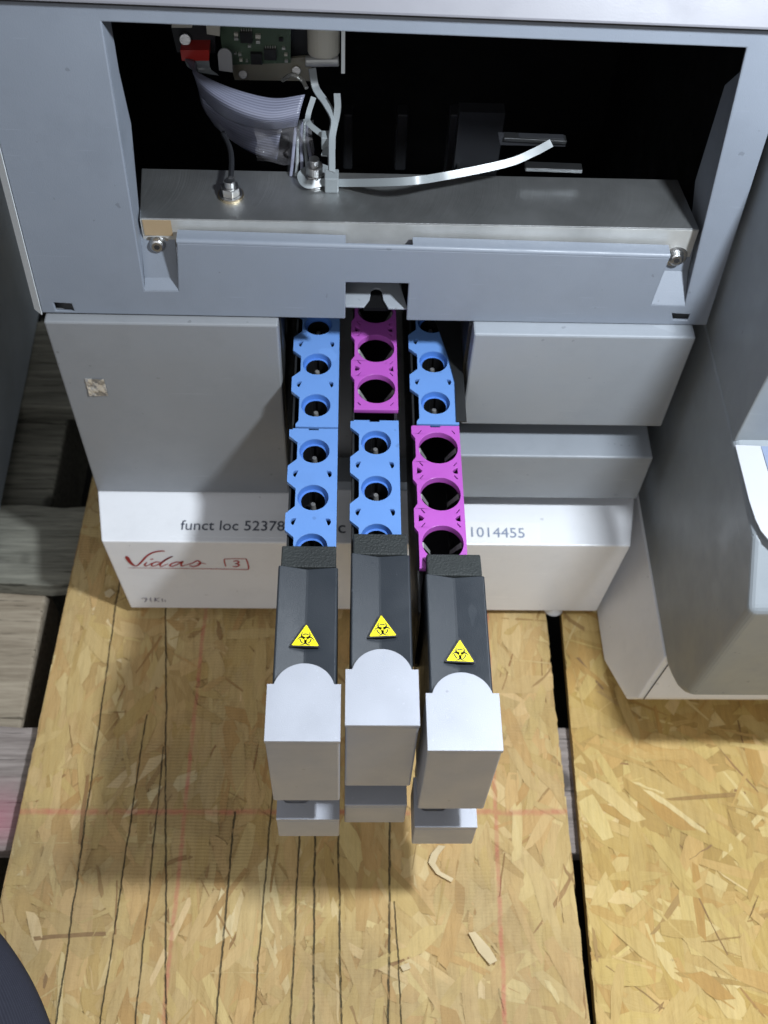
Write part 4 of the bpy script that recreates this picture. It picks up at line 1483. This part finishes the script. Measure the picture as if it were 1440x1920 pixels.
def hazard(par, cx, cy, z, s, rot=0.0):
    def tri(r, rc):
        out_ = []
        for k in range(3):
            a_ = math.radians(90 + 120 * k)
            px_, py_ = (r - 2 * rc) * math.cos(a_), (r - 2 * rc) * math.sin(a_)
            for i in range(7):
                t = a_ - math.radians(60) + math.radians(120) * i / 6
                out_.append((px_ + rc * math.cos(t), py_ + rc * math.sin(t)))
        return out_
    R_ = s / math.sqrt(3)
    base = Matrix.Translation((cx, cy, z)) @ Matrix.Rotation(rot, 4, 'Z')
    st = link('hazard_sticker', plate([tri(R_, s * 0.03)], 0.0002, base), INK, par)
    link('yellow_field', plate([tri(R_ * 0.85, s * 0.022)], 0.00012, base @ Matrix.Translation((0, 0, 0.00013))), YEL, st)
    sy = bmesh.new()
    u = s * 0.0335            # unit of the trefoil
    up = base @ Matrix.Translation((0, -s * 0.015, 0.00022))
    for k in range(3):
        a_ = math.radians(90 + 120 * k)
        # claw: outer circle less an inner circle pushed outwards, open at the far side
        co_, ro, ci, ri = 3.7, 4.5, 4.75, 3.35
        pts_o, pts_i = [], []
        for i in range(25):
            t = a_ + math.radians(30 + (360 - 60) * i / 24)
            pts_o.append((u * (co_ * math.cos(a_) + ro * math.cos(t)), u * (co_ * math.sin(a_) + ro * math.sin(t))))
        for i in range(25):
            t = a_ + math.radians(38 + (360 - 76) * i / 24)
            pts_i.append((u * (ci * math.cos(a_) + ri * math.cos(t)), u * (ci * math.sin(a_) + ri * math.sin(t))))
        join(sy, plate([pts_o + pts_i[::-1]], 0.00006, up))
        a1, a2 = a_ - math.radians(30), a_ + math.radians(30)
        arc = circle(0, 0, u * 5.6, 12, a1, a2, False) + circle(0, 0, u * 4.5, 12, a2, a1, False)
        join(sy, plate([arc], 0.00006, up @ Matrix.Translation((0, 0, 0.00002))))
    tf = link('trefoil_symbol', sy, INK, st)
    link('yellow_dot', plate([circle(0, 0, u * 1.05, 14)], 0.00006, up @ Matrix.Translation((0, 0, 0.00006))), YEL, st)

def make_rack(cx, yfront, label, front_kind, rear_kind, seam, n_front, rear_seam, haz, pocket, hx=0.0):
    yf = yfront
    rk = thing('tube_rack', (cx, yf, ZF), label, 'rack', 'tube racks pulled out of the analyzer')
    # tray under the inserts
    hw = WID / 2
    tr = bmesh.new()
    zt_ = ZR - 0.0034
    y0_, y1_ = yf + 0.085, 0.16
    box(tr, cx - hw + 0.0012, cx - hw + 0.0024, y0_, y1_, -0.112, zt_)
    box(tr, cx + hw - 0.0024, cx + hw - 0.0006, y0_, y1_, -0.112, zt_)
    box(tr, cx - hw + 0.0026, cx + hw - 0.0026, y0_, y1_, -0.112, -0.108)
    link('tray', tr, DARK, rk)
    ff = insert_blue if front_kind == 'blue' else insert_pink
    fr = insert_blue if rear_kind == 'blue' else insert_pink
    ff(n_front, rk, cx, seam)
    fr(5, rk, cx, rear_seam + PITCH * 5)
    # dark handle body: a shallow roof with a ridge left of the middle
    hc = cx + hx
    yr = yf + 0.1020          # rear of the smooth body
    hwd = 0.0162
    body = bmesh.new()
    sec = [(-hwd, -0.0012), (-hwd + 0.0008, -0.0002), (-0.0010, -0.0040), (0.0002, -0.0040), (hwd - 0.0008, -0.0020), (hwd, -0.0028), (hwd, ZF - ZH + 0.03), (-hwd, ZF - ZH + 0.03)]
    prism(body, [(hc + x, yr, ZH + z) for x, z in sec], (0, -(yr - yf - 0.028), 0))
    HB = link('handle_body', body, BLACKP, rk, bevel=0.0004)
    st = bmesh.new()
    w2 = 0.0150
    prism(st, [(hc - w2, yr + 0.0002, ZH - 0.0020), (hc - w2, yr + 0.0150, ZH - 0.0040), (hc - w2, yr + 0.0172, ZR - 0.004), (hc - w2, yr + 0.0172, ZF + 0.05), (hc - w2, yr + 0.0002, ZF + 0.05)], (2 * w2, 0, 0))
    link('handle_step', st, ROUGHP, rk, bevel=0.0008)
    # silver grip: cap with an arched rear edge, front block, foot joined by a spine
    gw = 0.0186
    cap_y = yf + 0.0305
    rad = 0.0205
    arc_h = 0.0115
    acx = 0.0152
    Rr = (acx ** 2 + arc_h ** 2) / (2 * arc_h)
    aa = math.asin(acx / Rr)
    arc = [(hc + Rr * math.sin(t), cap_y + arc_h - Rr + Rr * math.cos(t)) for t in [aa - 2 * aa * i / 28 for i in range(29)]]
    capo = [(hc - gw, yf), (hc + gw, yf), (hc + gw, cap_y)] + arc + [(hc - gw, cap_y)]
    g = plate([capo], 0.0030, Matrix.Translation((0, 0, ZS)))
    GR = link('grip_cap', g, SILVER, rk, bevel=0.0006)
    gb = bmesh.new()
    box(gb, hc - gw + 0.0002, hc + gw - 0.0002, yf + 0.0003, yf + 0.0300, -0.1165, ZS - 0.0031)
    link('grip_block', gb, SILVER, rk, bevel=0.0011)
    sp = bmesh.new()
    box(sp, hc - 0.0152, hc + 0.0152, yf + 0.0302, yf + 0.046, ZF + 0.0005, ZH - 0.012)
    link('grip_spine', sp, SILVER, rk, bevel=0.0006)
    fw = 0.0182
    zf1 = -0.1470
    fo_ = bmesh.new()
    box(fo_, hc - fw, hc + fw, yf, yf + 0.0300, ZF, zf1 - 0.0031)
    FO = link('foot', fo_, SILVER, rk, bevel=0.0009)
    outl = [(hc - fw, yf), (hc + fw, yf), (hc + fw, yf + 0.0300), (hc - fw, yf + 0.0300)]
    holes = []
    if pocket:
        xa, xb, yc_ = hc - fw + 0.003, hc + 0.001, yf + 0.0135
        r_ = 0.0040
        holes = [circle(xb - r_, yc_, r_, 12, -math.pi / 2, math.pi / 2, False) + circle(xa + r_, yc_, r_, 12, math.pi / 2, 3 * math.pi / 2, False)]
    link('foot_plate', plate([outl] + holes, 0.0030, Matrix.Translation((0, 0, zf1))), SILVER, FO, bevel=0.0005)
    # hook shaped mark on the cap
    mk = strokes([[(0.0006, 0.0022, 0.0005), (0.0008, 0.0004, 0.0005), (0.0004, -0.0012, 0.0005), (-0.0006, -0.0010, 0.0004)]],
                 Matrix.Translation((hc + 0.0004, cap_y + 0.006, ZS)))
    link('hook_mark', mk, PATCH, GR)
    hxp = oz(*haz, ZH)
    hazard(HB, hxp.x, hxp.y, ZH - 0.0008, 0.0168, rot=random.uniform(-0.07, 0.07))
    return rk

r1x = (-0.0431 - 0.0141) / 2
r2x = (-0.0071 + 0.0226) / 2
r3x = (0.0309 + 0.0594) / 2
make_rack(-0.0287, -0.2547, 'rack of two blue inserts, left of the other two racks', 'blue', 'blue', oz(600, 803, ZR).y - 0.0003, 3, oz(600, 801, ZR).y + 0.0003, (573, 1196), True, -0.0003)
make_rack(0.0080, -0.2463, 'rack with blue insert in front and magenta insert behind it', 'blue', 'pink', oz(700, 788, ZR).y, 3, oz(700, 768, ZR).y, (717, 1178), False, 0.0024)
make_rack(0.0448, -0.2593, 'rack with magenta insert in front and blue insert behind it', 'pink', 'blue', oz(815, 798, ZR).y, 3, oz(815, 795, ZR).y, (863, 1225), True, 0.0061)

# ------------------------------------------------------------------ small things on the boards
CHIPW = paint('fresh_wood_chip', (0.58, 0.46, 0.27), 0.7, 0.15, 0.3, 300)
def chip(pts, label, curl=0.002):
    bm_ = bmesh.new()
    lo, hi = [], []
    n = len(pts)
    for i, (px, py) in enumerate(pts):
        p = oz(px, py, ZB + 0.0006)
        hgt = curl * (0.5 + 0.5 * math.sin(i * 2.1))
        lo.append(bm_.verts.new(p + Vector((0, 0, hgt * 0.5))))
        hi.append(bm_.verts.new(p + Vector((0, 0, hgt * 0.5 + 0.0012))))
    bm_.faces.new(lo[::-1])
    bm_.faces.new(hi)
    for i in range(n):
        j = (i + 1) % n
        bm_.faces.new((lo[i], lo[j], hi[j], hi[i]))
    bmesh.ops.triangulate(bm_, faces=[f for f in bm_.faces if len(f.verts) > 4])
    tag(link('wood_chip', bm_, CHIPW), label, 'wood chip', 'wood chips on the boards')
chip([(822, 1586), (835, 1588), (822, 1604), (816, 1620), (826, 1636), (850, 1648), (846, 1655), (818, 1640), (803, 1618), (808, 1602)], 'curled pale wood sliver right below the rightmost rack foot')
chip([(878, 1750), (890, 1748), (918, 1778), (932, 1802), (918, 1810), (896, 1784)], 'straight blunt pale wood sliver on the worn board by the gap')
chip([(196, 1112), (208, 1106), (216, 1112), (206, 1122), (198, 1120)], 'tiny grey crumb on the board below the white base corner')
chip([(750, 1812), (766, 1806), (770, 1816), (756, 1822)], 'tiny pale crumb beside a dark cut line')

# dark cloth reaching into the bottom left corner
zc = -0.20
cl = [oz(-150, 1590, zc), oz(-40, 1718, zc), oz(20, 1795, zc), oz(66, 1880, zc), oz(112, 2010, zc)]
rows = []
for k, p in enumerate(cl):
    rows.append([p + Vector((0.0, 0, -0.006)), p + Vector((-0.004, -0.001, 0.002)), p + Vector((-0.03, -0.006, 0.010)), p + Vector((-0.09, -0.02, 0.012)), p + Vector((-0.16, -0.03, 0.0))])
g = [smooth_path(r, 6) for r in rows]
g2 = [smooth_path(list(c_), 6) for c_ in zip(*g)]
bm = bmesh.new()
uvl = bm.loops.layers.uv.new('UVMap')
V = [[bm.verts.new(p) for p in c_] for c_ in g2]
for i in range(len(V) - 1):
    for j in range(len(V[0]) - 1):
        f = bm.faces.new((V[i][j], V[i + 1][j], V[i + 1][j + 1], V[i][j + 1]))
        for lp, (a1, b1) in zip(f.loops, ((i, j), (i + 1, j), (i + 1, j + 1), (i, j + 1))):
            lp[uvl].uv = (a1 / len(V), b1 / len(V[0]))
clo = link('dark_cloth', bm, NAVY, smooth=True)
clo.modifiers.new('solid', 'SOLIDIFY').thickness = 0.003
tag(clo, 'dark navy ribbed cloth reaching into the bottom left corner', 'cloth')
